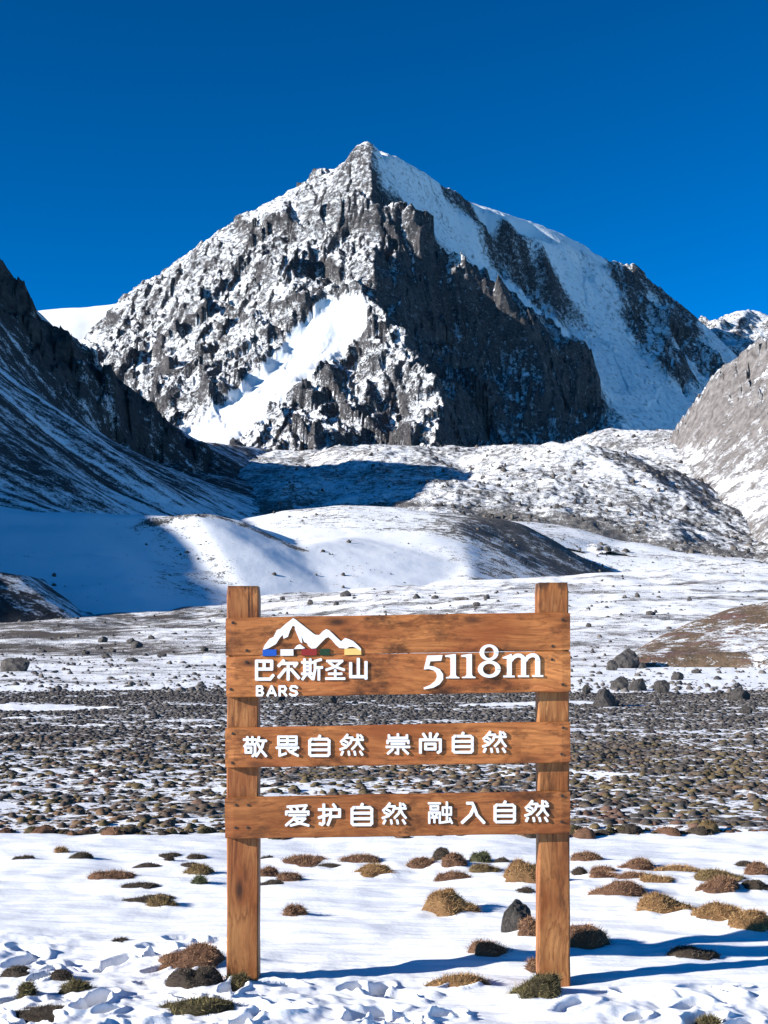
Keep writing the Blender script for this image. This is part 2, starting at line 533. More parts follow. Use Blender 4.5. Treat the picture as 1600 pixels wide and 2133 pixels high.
def floor_snow(X, Y):
    """how much of the valley floor the snow covers"""
    px = CX + F * X / np.maximum(Y, 4); s = np.full(X.shape, 1.25)
    edge = 11.85 + 0.30 * gnoise(X / 0.9, X * 0 + 2.2, 61) + 0.14 * gnoise(X / 0.25, X * 0 + 5.2, 65)
    f = sstep(0, 0.35, Y - edge) * (1 - sstep(58, 76, Y + 6 * gnoise(X / 7, Y / 20, 62)))
    bands = 0.60 + 0.40 * fbm(X / 2.6, Y / 1.15, 4, 63) + 0.12 * fbm(X / 9, Y / 7, 3, 64) - 0.06 * sstep(20, 14, Y) - 0.10 * sstep(15, 22, Y)
    s = s * (1 - f) + f * bands
    g = sstep(62, 80, Y)
    scree = 0.60 + 0.5 * fbm(X / 22, Y / 14, 4, 66)
    # grey gravel fans: the far left shore, and the strip above the stony belt left and right
    scree = scree - 0.22 * sstep(120, 160, Y) * sstep(-0.04, -0.2, X / np.maximum(Y, 20))
    scree = scree + 0.35 * sstep(0.1, 0.2, X / np.maximum(Y, 20)) * sstep(68, 80, Y) * sstep(108, 95, Y)
    s = s * (1 - g) + g * scree
    # smooth drifts lying in the stony belt
    for a, b, wd in (((-13.5, 44.5), (-9.6, 43), 2.0), ((-4.5, 78), (-7, 72), 2.5), ((3.2, 46), (6.5, 48), 1.2), ((9, 78), (22, 82), 8), ((-2, 60), (4, 62), 2)):
        d, _ = seg_dist(X, Y, [a, b])
        s = s + 0.9 * sstep(wd, wd * 0.5, d + 0.5 * wd * gnoise(X / 3, Y / 3, 69))
    return s


t = NT('snow_and_gravel_floor')
p = t.pos((1, 0.75, 1))
na = t.noise(p, 6.5, 7, 0.66); nb = t.noise(p, 0.42, 8, 0.68); nc_ = t.noise(p, 9.0, 3, 0.6)
nn = t.math('ADD', t.math('MULTIPLY', t.math('SUBTRACT', na, 0.5), 1.3), t.math('MULTIPLY', t.math('SUBTRACT', nb, 0.5), 1.2))
m = t.math('MULTIPLY_ADD', t.math('ADD', t.math('SUBTRACT', t.attr('snow'), 0.5), nn), 5.0, 0.5, clamp=True)
soil = t.mix(t.mapr(nc_, 0.35, 0.65), (0.055, 0.045, 0.038), (0.14, 0.115, 0.095))
soil = t.mix(t.mapr(t.noise(p, 0.12, 3, 0.5), 0.45, 0.6), soil, (0.075, 0.07, 0.068))
snow_c = t.mix(t.mapr(t.noise(p, 0.9, 4, 0.6), 0.3, 0.7), (0.84, 0.855, 0.88), (0.885, 0.89, 0.90))
hg = t.math('ADD', t.math('MULTIPLY', nc_, t.math('SUBTRACT', 1.05, m)), t.math('MULTIPLY', m, 0.25))
fine = t.noise(t.pos((1, 2.5, 1)), 30, 4, 0.6)
bp = t.bump(t.math('MULTIPLY_ADD', fine, 0.09, t.math('MULTIPLY', hg, 0.6)), 0.5, 0.08)
M_FLOOR = t.done(t.mix(m, soil, snow_c), 0.8, bp, 0.15)
t.b.inputs['Subsurface Weight'].default_value = 0.0


def build_floor():
    py = np.concatenate([np.arange(2175, 1700, -1.25), np.arange(1700, 1402, -1.5)])
    y = np.concatenate([[-400, -120, -40, -12, -2, 2, 4, 5], EYE * F / (py - HY), np.geomspace(160, 600, 110), np.geomspace(620, 20000, 40)])
    c = np.linspace(-60, 1660, 500)
    inner = (c - CX) / F
    yw = np.maximum(y, 5.0)[:, None]
    Xi = inner[None, :] * yw
    out = np.array([0.002, 0.006, 0.015, 0.03, 0.06, 0.12, 0.25, 0.5, 1.0])
    L = Xi[:, :1]; Rr = Xi[:, -1:]
    far = 150 + 1.3 * yw
    X = np.concatenate([L - out[::-1][None, :] * far, Xi, Rr + out[None, :] * far], 1)
    Y = np.repeat(y[:, None], X.shape[1], 1)
    Z = floor_height(X, Y)
    me = grid_mesh('valley_floor', X, Y, Z, M_FLOOR, {'snow': floor_snow(X, Y)})
    return tag(link('valley_floor', me), 'snowy valley floor with dark stony patches', kind='structure')


build_floor()


SURVEY = {}


def hill(name, label, mat, X, Y, points, lines, smooth_px, detail, snow, edge=True):
    Z = tin(points, lines, X, Y)
    Z = blur(Z, *smooth_px)
    Z = detail(X, Y, Z)
    zx, zy = slope_of(X, Y, Z)
    me = grid_mesh(name, X, Y, Z, mat, {'snow': snow(X, Y, Z, zx, zy)})
    SURVEY[name] = (X, Y, Z)
    return tag(link(name, me), label, kind='structure')


def pts(*rows):
    return [P(*r) for r in rows]


# --- the peak
def build_mountain():
    X, Y = fan(40, 1640, 1550, 3450, 720, 560, False)
    rl = pts((765, 290, 2600), (748, 297, 2598), (722, 330, 2592), (690, 368, 2600), (600, 408, 2620), (520, 452, 2640), (442, 486, 2650), (400, 528, 2665), (330, 580, 2690), (268, 616, 2700), (180, 702, 2560), (90, 790, 2400), (30, 850, 2300))
    rr = pts((765, 290, 2600), (786, 297, 2612), (806, 316, 2650), (870, 345, 2720), (940, 392, 2800), (1000, 430, 2860), (1060, 446, 2910), (1110, 462, 2960), (1180, 486, 3020), (1240, 520, 3060), (1330, 560, 3080), (1400, 612, 3080), (1440, 645, 3060), (1490, 690, 3040), (1560, 760, 2980), (1640, 850, 2900))
    rib = pts((765, 290, 2600), (768, 340, 2555), (778, 400, 2490), (800, 480, 2420), (768, 545, 2330), (782, 640, 2230), (812, 705, 2140), (860, 735, 2070), (905, 790, 1990), (925, 860, 1900), (905, 930, 1820), (900, 990, 1740))
    ramp = pts((800, 345, 2640), (880, 430, 2690), (980, 545, 2740), (1100, 655, 2710), (1190, 725, 2690), (1290, 835, 2600), (1345, 905, 2500), (1330, 960, 2300))
    face = pts((560, 560, 2420), (640, 520, 2470), (480, 600, 2440), (420, 640, 2380), (600, 600, 2330), (700, 590, 2330), (330, 680, 2420), (240, 720, 2420), (260, 790, 2250), (340, 800, 2150), (430, 720, 2250), (520, 690, 2230), (610, 650, 2230),
               (690, 672, 2190), (640, 740, 2130), (560, 800, 2040), (480, 880, 1930), (400, 915, 1880), (320, 880, 1980), (300, 1000, 1780), (450, 1000, 1750), (650, 1000, 1720))
    butt = pts((690, 735, 2110), (640, 762, 2060), (600, 790, 2010), (560, 830, 1960), (530, 890, 1890), (520, 930, 1830))
    butt2 = pts((765, 700, 2170), (770, 740, 2080), (760, 800, 1980), (750, 870, 1900), (740, 930, 1800))
    gul = pts((715, 720, 2160), (725, 780, 2090), (735, 830, 2020), (800, 870, 1960), (830, 930, 1880))
    dark = pts((900, 560, 2560), (1000, 680, 2440), (1080, 760, 2410), (1180, 830, 2430), (1290, 870, 2480), (900, 660, 2420), (980, 760, 2380), (1000, 860, 2220), (1100, 880, 2300), (960, 940, 2010), (1050, 945, 2130), (1200, 900, 2380), (1000, 1000, 1900), (1200, 1000, 2150))
    right = pts((960, 450, 2770), (1040, 560, 2790), (1150, 640, 2790), (1100, 520, 2880), (1200, 560, 2950), (1250, 640, 2880), (1290, 720, 2820), (1310, 640, 2950), (1350, 740, 2850), (1400, 690, 2940), (1400, 790, 2800), (1470, 750, 2920), (1480, 850, 2750), (1560, 850, 2800), (1440, 900, 2620), (1500, 1000, 2350), (1600, 1000, 2450))
    rib_r = pts((1300, 600, 3030), (1330, 660, 2980), (1370, 740, 2870), (1400, 770, 2830))
    rib_r2 = pts((1400, 640, 3050), (1440, 720, 2960), (1478, 770, 2900))
    rib_m = pts((900, 400, 2740), (960, 440, 2790), (1030, 520, 2820), (1110, 600, 2820), (1180, 680, 2790))
    shade_ridge = [rl[0], (-28, 2700, 978), (-29, 2800, 1001), (-31, 2950, 1035), (-33, 3150, 1060), (-60, 3450, 900)]  # ridge hidden behind the summit, added to cast shade on the right bowl
    bench = pts((1015, 445, 2800), (1060, 462, 2835), (1110, 480, 2870), (1170, 508, 2930), (1230, 540, 2985))
    crags = pts((940, 540, 2520), (975, 558, 2475), (1030, 605, 2465), (1088, 658, 2445), (1130, 720, 2420))
    Xc = [(-1500, 1500, 60), (1500, 1500, 120), (-1500, 3600, 250), (1500, 3600, 250), (0, 3600, 300), (-700, 3600, 250), (700, 3600, 350), (-900, 2400, 150), (1150, 2500, 250), (-500, 1500, 80), (0, 1500, 120), (500, 1500, 150), (-300, 3050, 560), (300, 3500, 450)]
    Z = tin(face + dark + right + Xc, [rl, rr, shade_ridge, rib, ramp, butt, butt2, gul, rib_r, rib_r2, rib_m, bench, crags], X, Y, 100)
    Z = blur(Z, 2.6, 2.6)
    dsk = np.minimum(np.minimum(seg_dist(X, Y, rl)[0], seg_dist(X, Y, shade_ridge)[0]), seg_dist(X, Y, rr)[0])
    calm = 0.42 + 0.58 * sstep(10, 120, dsk)
    dr, fr = seg_dist(X, Y, ramp)
    snowramp = sstep(75, 25, dr + 14 * gnoise(X / 60, Y / 60, 8))
    dg, fg = seg_dist(X, Y, pts((705, 660, 2190), (660, 710, 2150), (600, 780, 2060), (540, 840, 1990), (450, 905, 1900), (380, 925, 1850)))
    gully = sstep(60, 28, dg + 12 * gnoise(X / 40, Y / 40, 9))
    soft = np.maximum(snowramp * 0.85, gully * 0.9)
    dupper, _ = seg_dist(X, Y, pts((775, 310, 2590), (820, 370, 2640), (860, 400, 2680)))
    upper = sstep(70, 25, dupper) * sstep(-40, -10, X + 0.2 * (Y - 2600) + 12 * gnoise(X / 20, Y / 20, 14))
    dbowl, _ = seg_dist(X, Y, pts((1160, 560, 2920), (1210, 650, 2870), (1260, 760, 2740), (1340, 850, 2620), (1440, 870, 2680)))
    bowl = sstep(115, 55, dbowl + 18 * gnoise(X / 70, Y / 70, 10))
    dcrest, _ = seg_dist(X, Y, pts((1010, 434, 2865), (1110, 464, 2960), (1230, 522, 3055)))
    soft = np.maximum(np.maximum(soft, upper * 0.7), bowl * 0.85)
    pxm = CX + F * X / Y; pym = HY - F * (Z - EYE) / Y
    pr = np.interp(pxm, [790, 880, 980, 1100, 1190, 1290, 1345, 1640], [340, 430, 545, 655, 725, 835, 905, 930])
    east = sstep(-12, 12, pr - pym + 10 * gnoise(X / 40, Y / 40, 12)) * sstep(785, 815, pxm)      # the snow side beyond the couloir
    dj = 46 * fbm(X / 55, Y / 75, 5, 13, 0.6)
    ribs = np.maximum(np.maximum(sstep(62, 30, seg_dist(X, Y, rib_m[1:])[0] + dj), sstep(66, 34, seg_dist(X, Y, rib_r)[0] + dj)), sstep(58, 30, seg_dist(X, Y, rib_r2)[0] + dj))
    crest_rock = sstep(40, 15, seg_dist(X, Y, pts((1235, 525, 3058), (1330, 562, 3080), (1400, 614, 3080), (1440, 650, 3060)))[0] + dj)
    ribs = np.maximum(ribs, crest_rock)
    soft = np.maximum(soft, east * (1 - ribs) * 0.8)
    amp = calm * (1 - soft)
    # broken rock: tilted blocks of three sizes over worn ribs
    wx = X + 26 * fbm(X / 110, Y / 110, 4, 71); wy = Y + 26 * fbm(X / 110, Y / 110, 4, 72)
    flank = sstep(-40, 60, X - 0.9 * (2600 - Y) * 0.12) * (1 - east)
    amp = amp * (1 + 0.30 * flank * sstep(1900, 2150, Y))
    Z = Z + amp * (46 * (ridged(wx / 230, wy / 330, 4, 73) - 0.45))
    Z = Z + amp * (26 * facets(wx / 85, wy / 120, 201, 0.7) + 13 * facets(wx / 34, wy / 44, 211, 0.8) + 4.5 * facets(wx / 13, wy / 17, 221, 0.9))
    Z = Z + amp * (10 * (ridged(wx / 26, wy / 60, 3, 231) - 0.4))
    Z = Z + (0.25 + 0.75 * amp) * 2.6 * fbm(X / 9, Y / 11, 3, 88)
    zx, zy = slope_of(X, Y, Z)
    sl = np.hypot(blur(zx, 2.5), blur(zy, 2.5))
    s = 0.66 - 0.36 * (sl - 0.75) + 0.22 * fbm(X / 75, Y / 85, 4, 95)
    # right-falling faces carry little snow, cut further to deepen their shade; the wind leaves snow in the hollows
    lap = Z - blur(Z, 4, 4)
    s = s - 0.020 * np.clip(lap, -12, 12)
    side = sstep(-0.15, 0.55, zx * -1.0)
    s = s - 0.46 * side * (1 - soft) + 0.34 * side * fbm(X / 55, Y / 70, 4, 99)
    s = np.maximum(s, 0.9 * snowramp + 0.1 * gnoise(X / 30, Y / 30, 97))
    s = np.where(gully > 0.3, np.maximum(s, 0.55 + 0.75 * gully), s)
    s = s * (1 - east) + east * np.where(ribs > 0.01, (s + 0.16 + 0.3 * fbm(X / 40, Y / 60, 3, 96)) * ribs + (1 - ribs) * 0.84, 0.84) + east * 0.34 * fbm((X * 0.6 + Y * 0.8) / 12, (X * 0.8 - Y * 0.6) / 110, 4, 98)
    s = np.maximum(s, bowl * (1 - ribs) * 0.9)
    s = np.maximum(s, upper * 0.85)
    s = np.maximum(s, 1.2 * sstep(50, 25, dcrest))
    me = grid_mesh('mountain', X, Y, Z, M_MOUNTAIN, {'snow': s})
    return tag(link('mountain', me), 'steep rocky pyramid peak streaked with snow under the blue sky', kind='structure')


build_mountain()


# --- snow ridges behind the peak
def build_far_ridges():
    X, Y = fan(-500, 420, 2900, 4300, 150, 90, False)
    crest = pts((-500, 660, 3500), (0, 648, 3500), (95, 640, 3500), (170, 637, 3520), (225, 625, 3550), (300, 600, 3600), (430, 640, 3700))
    foot = pts((-500, 900, 2900), (95, 820, 2900), (300, 820, 2950), (430, 850, 2950))
    back = [(-2000, 4400, 400), (0, 4400, 400), (-600, 4400, 500), (-2000, 2800, 300), (0, 2800, 300)]
    hill('snow_ridge', 'smooth white snow saddle behind the left shoulder of the peak', M_MOUNTAIN, X, Y, back, [crest, foot], (2, 2),
         lambda X, Y, Z: Z + 6 * fbm(X / 150, Y / 150, 4, 101), lambda X, Y, Z, a, b: np.full(X.shape, 1.5))
    X, Y = fan(1380, 1900, 3000, 4400, 170, 110, False)
    crest = pts((1380, 700, 3400), (1470, 660, 3400), (1530, 650, 3450), (1570, 665, 3450), (1600, 660, 3600), (1700, 640, 3600), (1900, 560, 3600))
    foot = pts((1380, 800, 3050), (1500, 740, 3050), (1590, 735, 3050), (1700, 760, 3050), (1900, 760, 3050))
    back = [(600, 4500, 400), (1400, 4500, 400), (600, 2900, 300), (1400, 2900, 300)]
    hill('distant_ridge', 'distant snow ridge with dark rock at the right behind the peak', M_MOUNTAIN, X, Y, back, [crest, foot], (2, 2),
         lambda X, Y, Z: Z + 40 * (ridged(X / 120, Y / 120, 4, 105) - 0.5), lambda X, Y, Z, a, b: 1.0 - 0.6 * np.hypot(a, b) + 0.9 * sstep(0.2, -0.2, a) * 0.2)


build_far_ridges()


# --- the left hillside, with an unseen crest outside the picture added to shade it
def build_left_hill():
    Xa, Ya = fan(-60, 960, 110, 1500, 420, 620)
    # columns out of the picture on the left, for the added shading crest
    ex = (np.linspace(1, 0, 71)[:-1]) ** 1.5
    Xl = Xa[:, :1] - ex[None, :] * (950 + 0 * Ya[:, :1])
    X = np.concatenate([Xl, Xa], 1); Y = np.repeat(Ya[:, :1], X.shape[1], 1)
    ridge = [(-420, 560, 262)] + pts((-300, 390, 640), (-100, 490, 680), (0, 552, 690), (60, 605, 695), (100, 662, 700), (190, 722, 715), (260, 790, 745), (320, 862, 785), (350, 890, 825), (410, 915, 900), (560, 932, 1010), (700, 980, 1110), (800, 1020, 1200), (960, 1075, 1300))
    mid = pts((0, 760, 600), (150, 880, 640), (300, 950, 720), (450, 985, 800), (600, 1010, 900), (750, 1035, 1000))
    foot = pts((-60, 1320, 225), (60, 1318, 228), (185, 1306, 240), (230, 1200, 330), (330, 1120, 430), (460, 1092, 540), (560, 1078, 640), (700, 1062, 760), (850, 1075, 860), (960, 1085, 900))
    shade_crest = [(-262, 138, 112), (-272, 172, 116), (-277, 219, 121), (-282, 236, 127), (-290, 249, 133), (-300, 300, 142), (-310, 350, 146), (-320, 430, 166), (-345, 500, 206), (-420, 560, 262)]  # unseen crest, shaped so its shadow edge falls across the near hump
    spur = [(-272, 172, 116), (-200, 214, 64), (-150, 226, 44)] + pts((-60, 1185, 245), (0, 1190, 250), (40, 1196, 250), (100, 1240, 246), (150, 1275, 243))  # its part beyond the left edge is raised to shade the visible end
    hollow = pts((-60, 1230, 300), (60, 1200, 310), (130, 1210, 310))
    upper = pts((-60, 1010, 390), (60, 1040, 390), (150, 1090, 370), (0, 900, 470), (200, 1010, 500))
    back = [(-1000, 1600, 300), (-300, 1600, 120), (100, 1600, 120), (300, 1600, 100), (60, 1250, 90), (-200, 1300, 150), (-700, 900, 330), (-1100, 600, 200), (-1100, 100, -5), (-600, 100, -5), (-600, 200, 100), (-600, 350, 150), (-1000, 250, 80), (-430, 200, 90), (-430, 330, 140), (-160, 300, 62), (-190, 400, 105)]
    front = [(-1100, 115, -4), (-500, 120, -4), (-262, 112, -6), (-200, 165, -2), (-150, 190, 0)] + pts((-60, 1340, 216), (200, 1330, 225))
    low = [(-40, 105, -8), (60, 105, -8), (20, 180, -6), (0, 300, 0)]
    tail = pts((300, 1400, 260), (500, 1300, 400), (800, 1180, 700))

    def det(X, Y, Z):
        a = X * 0.82 - Y * 0.57
        up = sstep(0.45, 0.9, (Z - 40) / 140.0)
        Z = Z + 1.2 * fbm(X / 30, Y / 30, 4, 111)
        rk = crag(X, Y, Z)
        return Z + rk * 12 * (ridged(X / 34, Y / 40, 4, 113) - 0.35) + rk * (9 * facets(X / 17, Y / 30, 251, 0.8) + 3.5 * facets(X / 6, Y / 11, 255, 0.9) - 8.0)

    def crag(X, Y, Z):
        d, f = seg_dist(X, Y, ridge)
        return sstep(52, 14, d + 20 * gnoise(X / 26, Y / 26, 117)) * sstep(900, 800, Y)

    def snow(X, Y, Z, zx, zy):
        # runnels straight down the slope: stretch along the fall line
        u = X * 0.31 + Y * 0.95; v = X * 0.95 - Y * 0.31
        st = 0.55 * fbm(u / 26, v / 240, 3, 120) + 0.75 * fbm(u / 8, v / 150, 4, 121, 0.62)
        s = 0.42 + 0.9 * st + 0.16 * fbm(X / 60, Y / 60, 3, 125)
        near = sstep(330, 260, Y)
        s = s * (1 - crag(X, Y, Z)) + crag(X, Y, Z) * (0.10 + 0.55 * fbm(X / 22, Y / 30, 3, 127))
        d, _ = seg_dist(X, Y, foot)
        s = s + 0.25 * sstep(40, 5, d) * (1 - near)
        s = s - 0.15 * near
        return s
    hill('left_hillside', 'steep hillside in deep blue shade with dark runnels on the left', M_HILL, X, Y, back + mid + upper + hollow + low, [ridge, shade_crest, foot, spur, front, tail], (2.5, 2.5), det, snow)


build_left_hill()


# --- moraine humps in the middle distance
def build_moraines():
    X, Y = fan(-300, 1620, 225, 640, 680, 260)
    fl = lambda x, y: float(floor_base(np.array(x), np.array(y)))
    foot = [(x, y, z - 1.0) for x, y, z in pts((-300, 1350, 222), (-60, 1335, 222), (60, 1322, 226), (185, 1306, 236), (330, 1285, 255), (470, 1262, 278), (540, 1250, 290), (700, 1240, 305), (900, 1222, 325), (980, 1216, 331), (1060, 1213, 350), (1150, 1211, 378), (1220, 1209, 405), (1285, 1207, 432), (1400, 1205, 440), (1620, 1190, 445))]
    ca = pts((-300, 990, 360), (-60, 1040, 350), (60, 1062, 345), (100, 1072, 338), (180, 1088, 335), (250, 1096, 333), (320, 1088, 335), (360, 1070, 338), (400, 1062, 340), (440, 1063, 343), (480, 1074, 345), (520, 1092, 346), (570, 1118, 345), (620, 1140, 343))
    cb = pts((430, 1085, 430), (500, 1080, 440), (600, 1062, 450), (700, 1051, 455), (800, 1052, 455), (870, 1060, 450), (960, 1068, 447), (1050, 1078, 452), (1090, 1090, 456), (1140, 1115, 458), (1200, 1152, 453), (1250, 1186, 444), (1288, 1206, 434))
    shoulder = pts((620, 1128, 385), (750, 1118, 392), (880, 1112, 395))
    nose = pts((955, 1090, 420), (968, 1130, 392), (975, 1170, 362), (980, 1216, 331))
    lee = pts((1110, 1120, 510), (1180, 1160, 500), (1260, 1197, 485), (1330, 1208, 470))
    rampb = pts((1000, 1082, 560), (1120, 1086, 578), (1200, 1100, 568), (1300, 1128, 548), (1400, 1150, 528), (1480, 1170, 505), (1545, 1190, 475), (1620, 1180, 485))
    behind_a = pts((130, 1130, 400), (250, 1130, 400), (400, 1110, 400), (520, 1120, 395))
    back = pts((-300, 1140, 640), (-60, 1140, 640), (400, 1130, 640), (800, 1090, 640), (1000, 1090, 640), (1300, 1130, 620), (1620, 1150, 620)) + pts((-300, 1400, 222), (-60, 1400, 222), (800, 1400, 222), (1620, 1400, 222), (1200, 1320, 290), (500, 1330, 250), (1300, 1300, 350), (1500, 1280, 360))

    def det(X, Y, Z):
        return Z + 0.8 * fbm(X / 30, Y / 30, 3, 131) + 0.10 * fbm(X / 5, Y / 5, 3, 133)

    def snow(X, Y, Z, zx, zy):
        px = CX + F * X / Y
        s = 1.0 + 0.32 * fbm(X / 25, Y / 18, 4, 135)
        top = sstep(388, 410, Y) * sstep(-50, -20, X)
        lines = fbm(X / 60 + 3, Y / 5 + 0.02 * X, 4, 137, 0.6)
        s = s - top * (0.38 + 0.5 * np.clip(lines, -0.3, 1))
        e = sstep(8, 26, X + 5 * gnoise(X / 9, Y / 9, 138)) * sstep(475, 455, Y) * sstep(80, 70, X)             # the stony right flank of the larger hump
        s = s - e * (0.50 + 0.10 * sstep(25, 60, X) + 0.55 * fbm(X / 9, Y / 9, 4, 139))
        d, _ = seg_dist(X, Y, ca)
        s = s - 0.75 * sstep(5.5, 1.0, d + 1.5 * gnoise(X / 4, Y / 4, 141)) * sstep(-62, -56, X)
        d2, _ = seg_dist(X, Y, pts((380, 1130, 325), (410, 1180, 310), (400, 1240, 290)))
        s = s - 0.35 * sstep(13, 4, d2) + 0.1
        return s
    hill('moraine_hump', 'rounded snow covered moraine humps behind the sign', M_MORAINE, X, Y, behind_a + back + shoulder, [foot, ca, cb, nose, lee, rampb], (2.2, 3.5), det, snow)

    X, Y = fan(420, 1640, 508, 1250, 520, 310)
    c1 = pts((420, 935, 1090), (520, 950, 1040), (620, 942, 960), (700, 926, 920), (800, 918, 890), (860, 926, 880), (920, 940, 880), (960, 950, 890))
    c2 = pts((960, 950, 890), (1000, 938, 850), (1060, 930, 820), (1120, 924, 800), (1200, 925, 780), (1240, 938, 760), (1290, 962, 740), (1350, 998, 715), (1410, 1038, 690), (1480, 1082, 655), (1560, 1130, 610))
    c3 = pts((1180, 930, 1050), (1230, 902, 1050), (1270, 894, 1050), (1320, 903, 1050), (1360, 912, 1040), (1410, 895, 1020), (1500, 880, 1000), (1640, 880, 1000))
    foot = pts((420, 1080, 640), (560, 1075, 640), (750, 1050, 640), (930, 1060, 610), (1080, 1078, 590), (1200, 1100, 575), (1300, 1122, 560), (1420, 1140, 545), (1550, 1150, 535), (1640, 1150, 530))
    mid = pts((680, 990, 790), (760, 1010, 720), (850, 980, 770), (900, 1010, 700), (1000, 1000, 720), (1050, 1040, 650), (1120, 980, 740), (1200, 1010, 690), (1260, 1060, 640), (1150, 1060, 630), (1380, 1090, 620), (900, 960, 830),
              (1300, 960, 900), (1400, 980, 850), (1480, 1010, 790), (1560, 1080, 700), (1600, 1110, 640))
    swale = pts((960, 965, 850), (970, 985, 790), (985, 1020, 715), (960, 1050, 640))
    back = pts((420, 1000, 1250), (800, 960, 1250), (1100, 960, 1250), (1400, 940, 1250), (1640, 930, 1250)) + [(x, y, z - 2) for x, y, z in pts((420, 1125, 505), (800, 1112, 505), (1200, 1135, 500), (1400, 1165, 500), (1640, 1180, 495))]

    def det2(X, Y, Z):
        return Z + 8.5 * fbm(X / 70, Y / 85, 4, 151) + 1.6 * fbm(X / 13, Y / 14, 3, 153) + 0.7 * fbm(X / 4, Y / 4, 2, 155)

    def snow2(X, Y, Z, zx, zy):
        s = 0.55 + 0.46 * fbm(X / 40, Y / 50, 4, 157) - 0.30 * sstep(0.1, 0.5, -zx)
        d, _ = seg_dist(X, Y, foot)
        s = s - 0.30 * sstep(28, 6, d)
        return s
    hill('rear_moraine', 'grey stony moraine hills dusted with snow below the peak', M_MORAINE2, X, Y, mid + back, [c1, c2, c3, foot, swale], (2.5, 3.0), det2, snow2)


M_MORAINE2 = terrain_mat('stony_moraine_and_snow', (0.06, 0.057, 0.055), (0.20, 0.187, 0.175), 4, 3.2, 0.8, 0.9, 1.0, k2=0.9)
build_moraines()


# --- crag slope at the right
def build_right_slope():
    X, Y = fan(1330, 1760, 500, 1300, 240, 300)
    ridge = pts((1395, 912, 960), (1408, 880, 960), (1425, 850, 950), (1470, 802, 930), (1530, 757, 900), (1600, 705, 880), (1700, 630, 860), (1760, 590, 850))
    mid = pts((1430, 930, 900), (1470, 940, 860), (1520, 900, 840), (1560, 960, 780), (1600, 900, 790), (1640, 1000, 710), (1700, 900, 750), (1760, 900, 730))
    foot = pts((1400, 960, 880), (1450, 985, 830), (1500, 1030, 760), (1560, 1080, 680), (1620, 1125, 600), (1700, 1160, 540), (1760, 1180, 520))
    back = pts((1330, 1000, 1300), (1500, 960, 1300), (1760, 900, 1300), (1390, 960, 1010)) + [(x, y, z - 25) for x, y, z in pts((1330, 1010, 900), (1400, 1060, 760), (1500, 1130, 600), (1600, 1190, 500), (1760, 1230, 490))]

    def det(X, Y, Z):
        d, _ = seg_dist(X, Y, foot)
        a = sstep(10, 60, d)
        return Z + a * (16 * (ridged(X / 55, Y / 70, 4, 161) - 0.4) + 9 * facets(X / 16, Y / 22, 241, 0.9) + 3.5 * facets(X / 6, Y / 8, 245, 0.9)) + 1.2 * fbm(X / 5, Y / 6, 3, 165)

    def snow(X, Y, Z, zx, zy):
        d, _ = seg_dist(X, Y, foot)
        s = 0.52 - 0.35 * (np.hypot(blur(zx, 1), blur(zy, 1)) - 0.6) + 0.3 * fbm(X / 40, Y / 50, 4, 167)
        return s + 0.05 * sstep(50, 10, d)
    hill('right_crag_slope', 'pale grey rocky slope dusted with snow at the right edge', M_CRAG, X, Y, mid + back, [ridge, foot], (1.5, 1.5), det, snow)


build_right_slope()


# --- brown turf rise at the right
def build_brown_rise():
    X, Y = fan(1270, 1900, 98, 215, 260, 130)
    crest = pts((1300, 1362, 112), (1340, 1345, 118), (1400, 1312, 126), (1460, 1285, 132), (1520, 1264, 136), (1600, 1248, 138), (1720, 1232, 138), (1900, 1225, 138))
    foot = [(x, y, z - 0.15) for x, y, z in pts((1270, 1374, 105), (1320, 1360, 107), (1400, 1358, 106), (1500, 1357, 105), (1600, 1356, 104), (1750, 1356, 103), (1900, 1356, 102))]
    back = pts((1270, 1372, 150), (1400, 1350, 170), (1500, 1330, 190), (1700, 1300, 215), (1900, 1300, 215)) + [(x, y, -3) for x, y, z in pts((1270, 1400, 97), (1600, 1400, 97), (1900, 1400, 97))]
    back = [(x, y, z - 1.5) for x, y, z in back]

    def det(X, Y, Z):
        return Z + 0.30 * fbm(X / 6, Y / 6, 4, 171) + 0.10 * fbm(X / 1.5, Y / 1.5, 3, 173)

    def snow(X, Y, Z, zx, zy):
        px = CX + F * X / Y
        s = 0.20 + 0.5 * fbm(X / 7 + Z, Y / 12, 4, 175)
        w = X - 24.5
        s = s + 0.30 * sstep(0, 4, w + 1.5 * gnoise(X / 3, Y / 3, 177)) * sstep(5.6, 3.5, Z)
        d, _ = seg_dist(X, Y, crest)
        return s + 0.35 * sstep(1.6, 0.6, np.abs(d - 3.5)) * sstep(24, 21, X)
    hill('brown_turf_rise', 'low reddish brown turf rise with snow patches at the right', M_BROWN, X, Y, back, [crest, foot], (2, 2), det, snow)


build_brown_rise()

# ------------------------------------------------------------------ things: helpers
def empty(name, loc=(0, 0, 0), rz=0.0):
    o = bpy.data.objects.new(name, None)
    o.empty_display_size = 0.2
    COL.objects.link(o)
    o.location = loc; o.rotation_euler = (0, 0, rz)
    return o


def plain_mat(name, col, rough=0.6, spec=0.3, var=0.15, scale=40.0):
    t = NT(name)
    n = t.noise(t.pos(obj=True), scale, 4, 0.6)
    d = tuple(c * (1 - var) for c in col)
    return t.done(t.mix(t.mapr(n, 0.3, 0.7), d, col), rough, t.bump(n, 0.15, 0.002), spec)


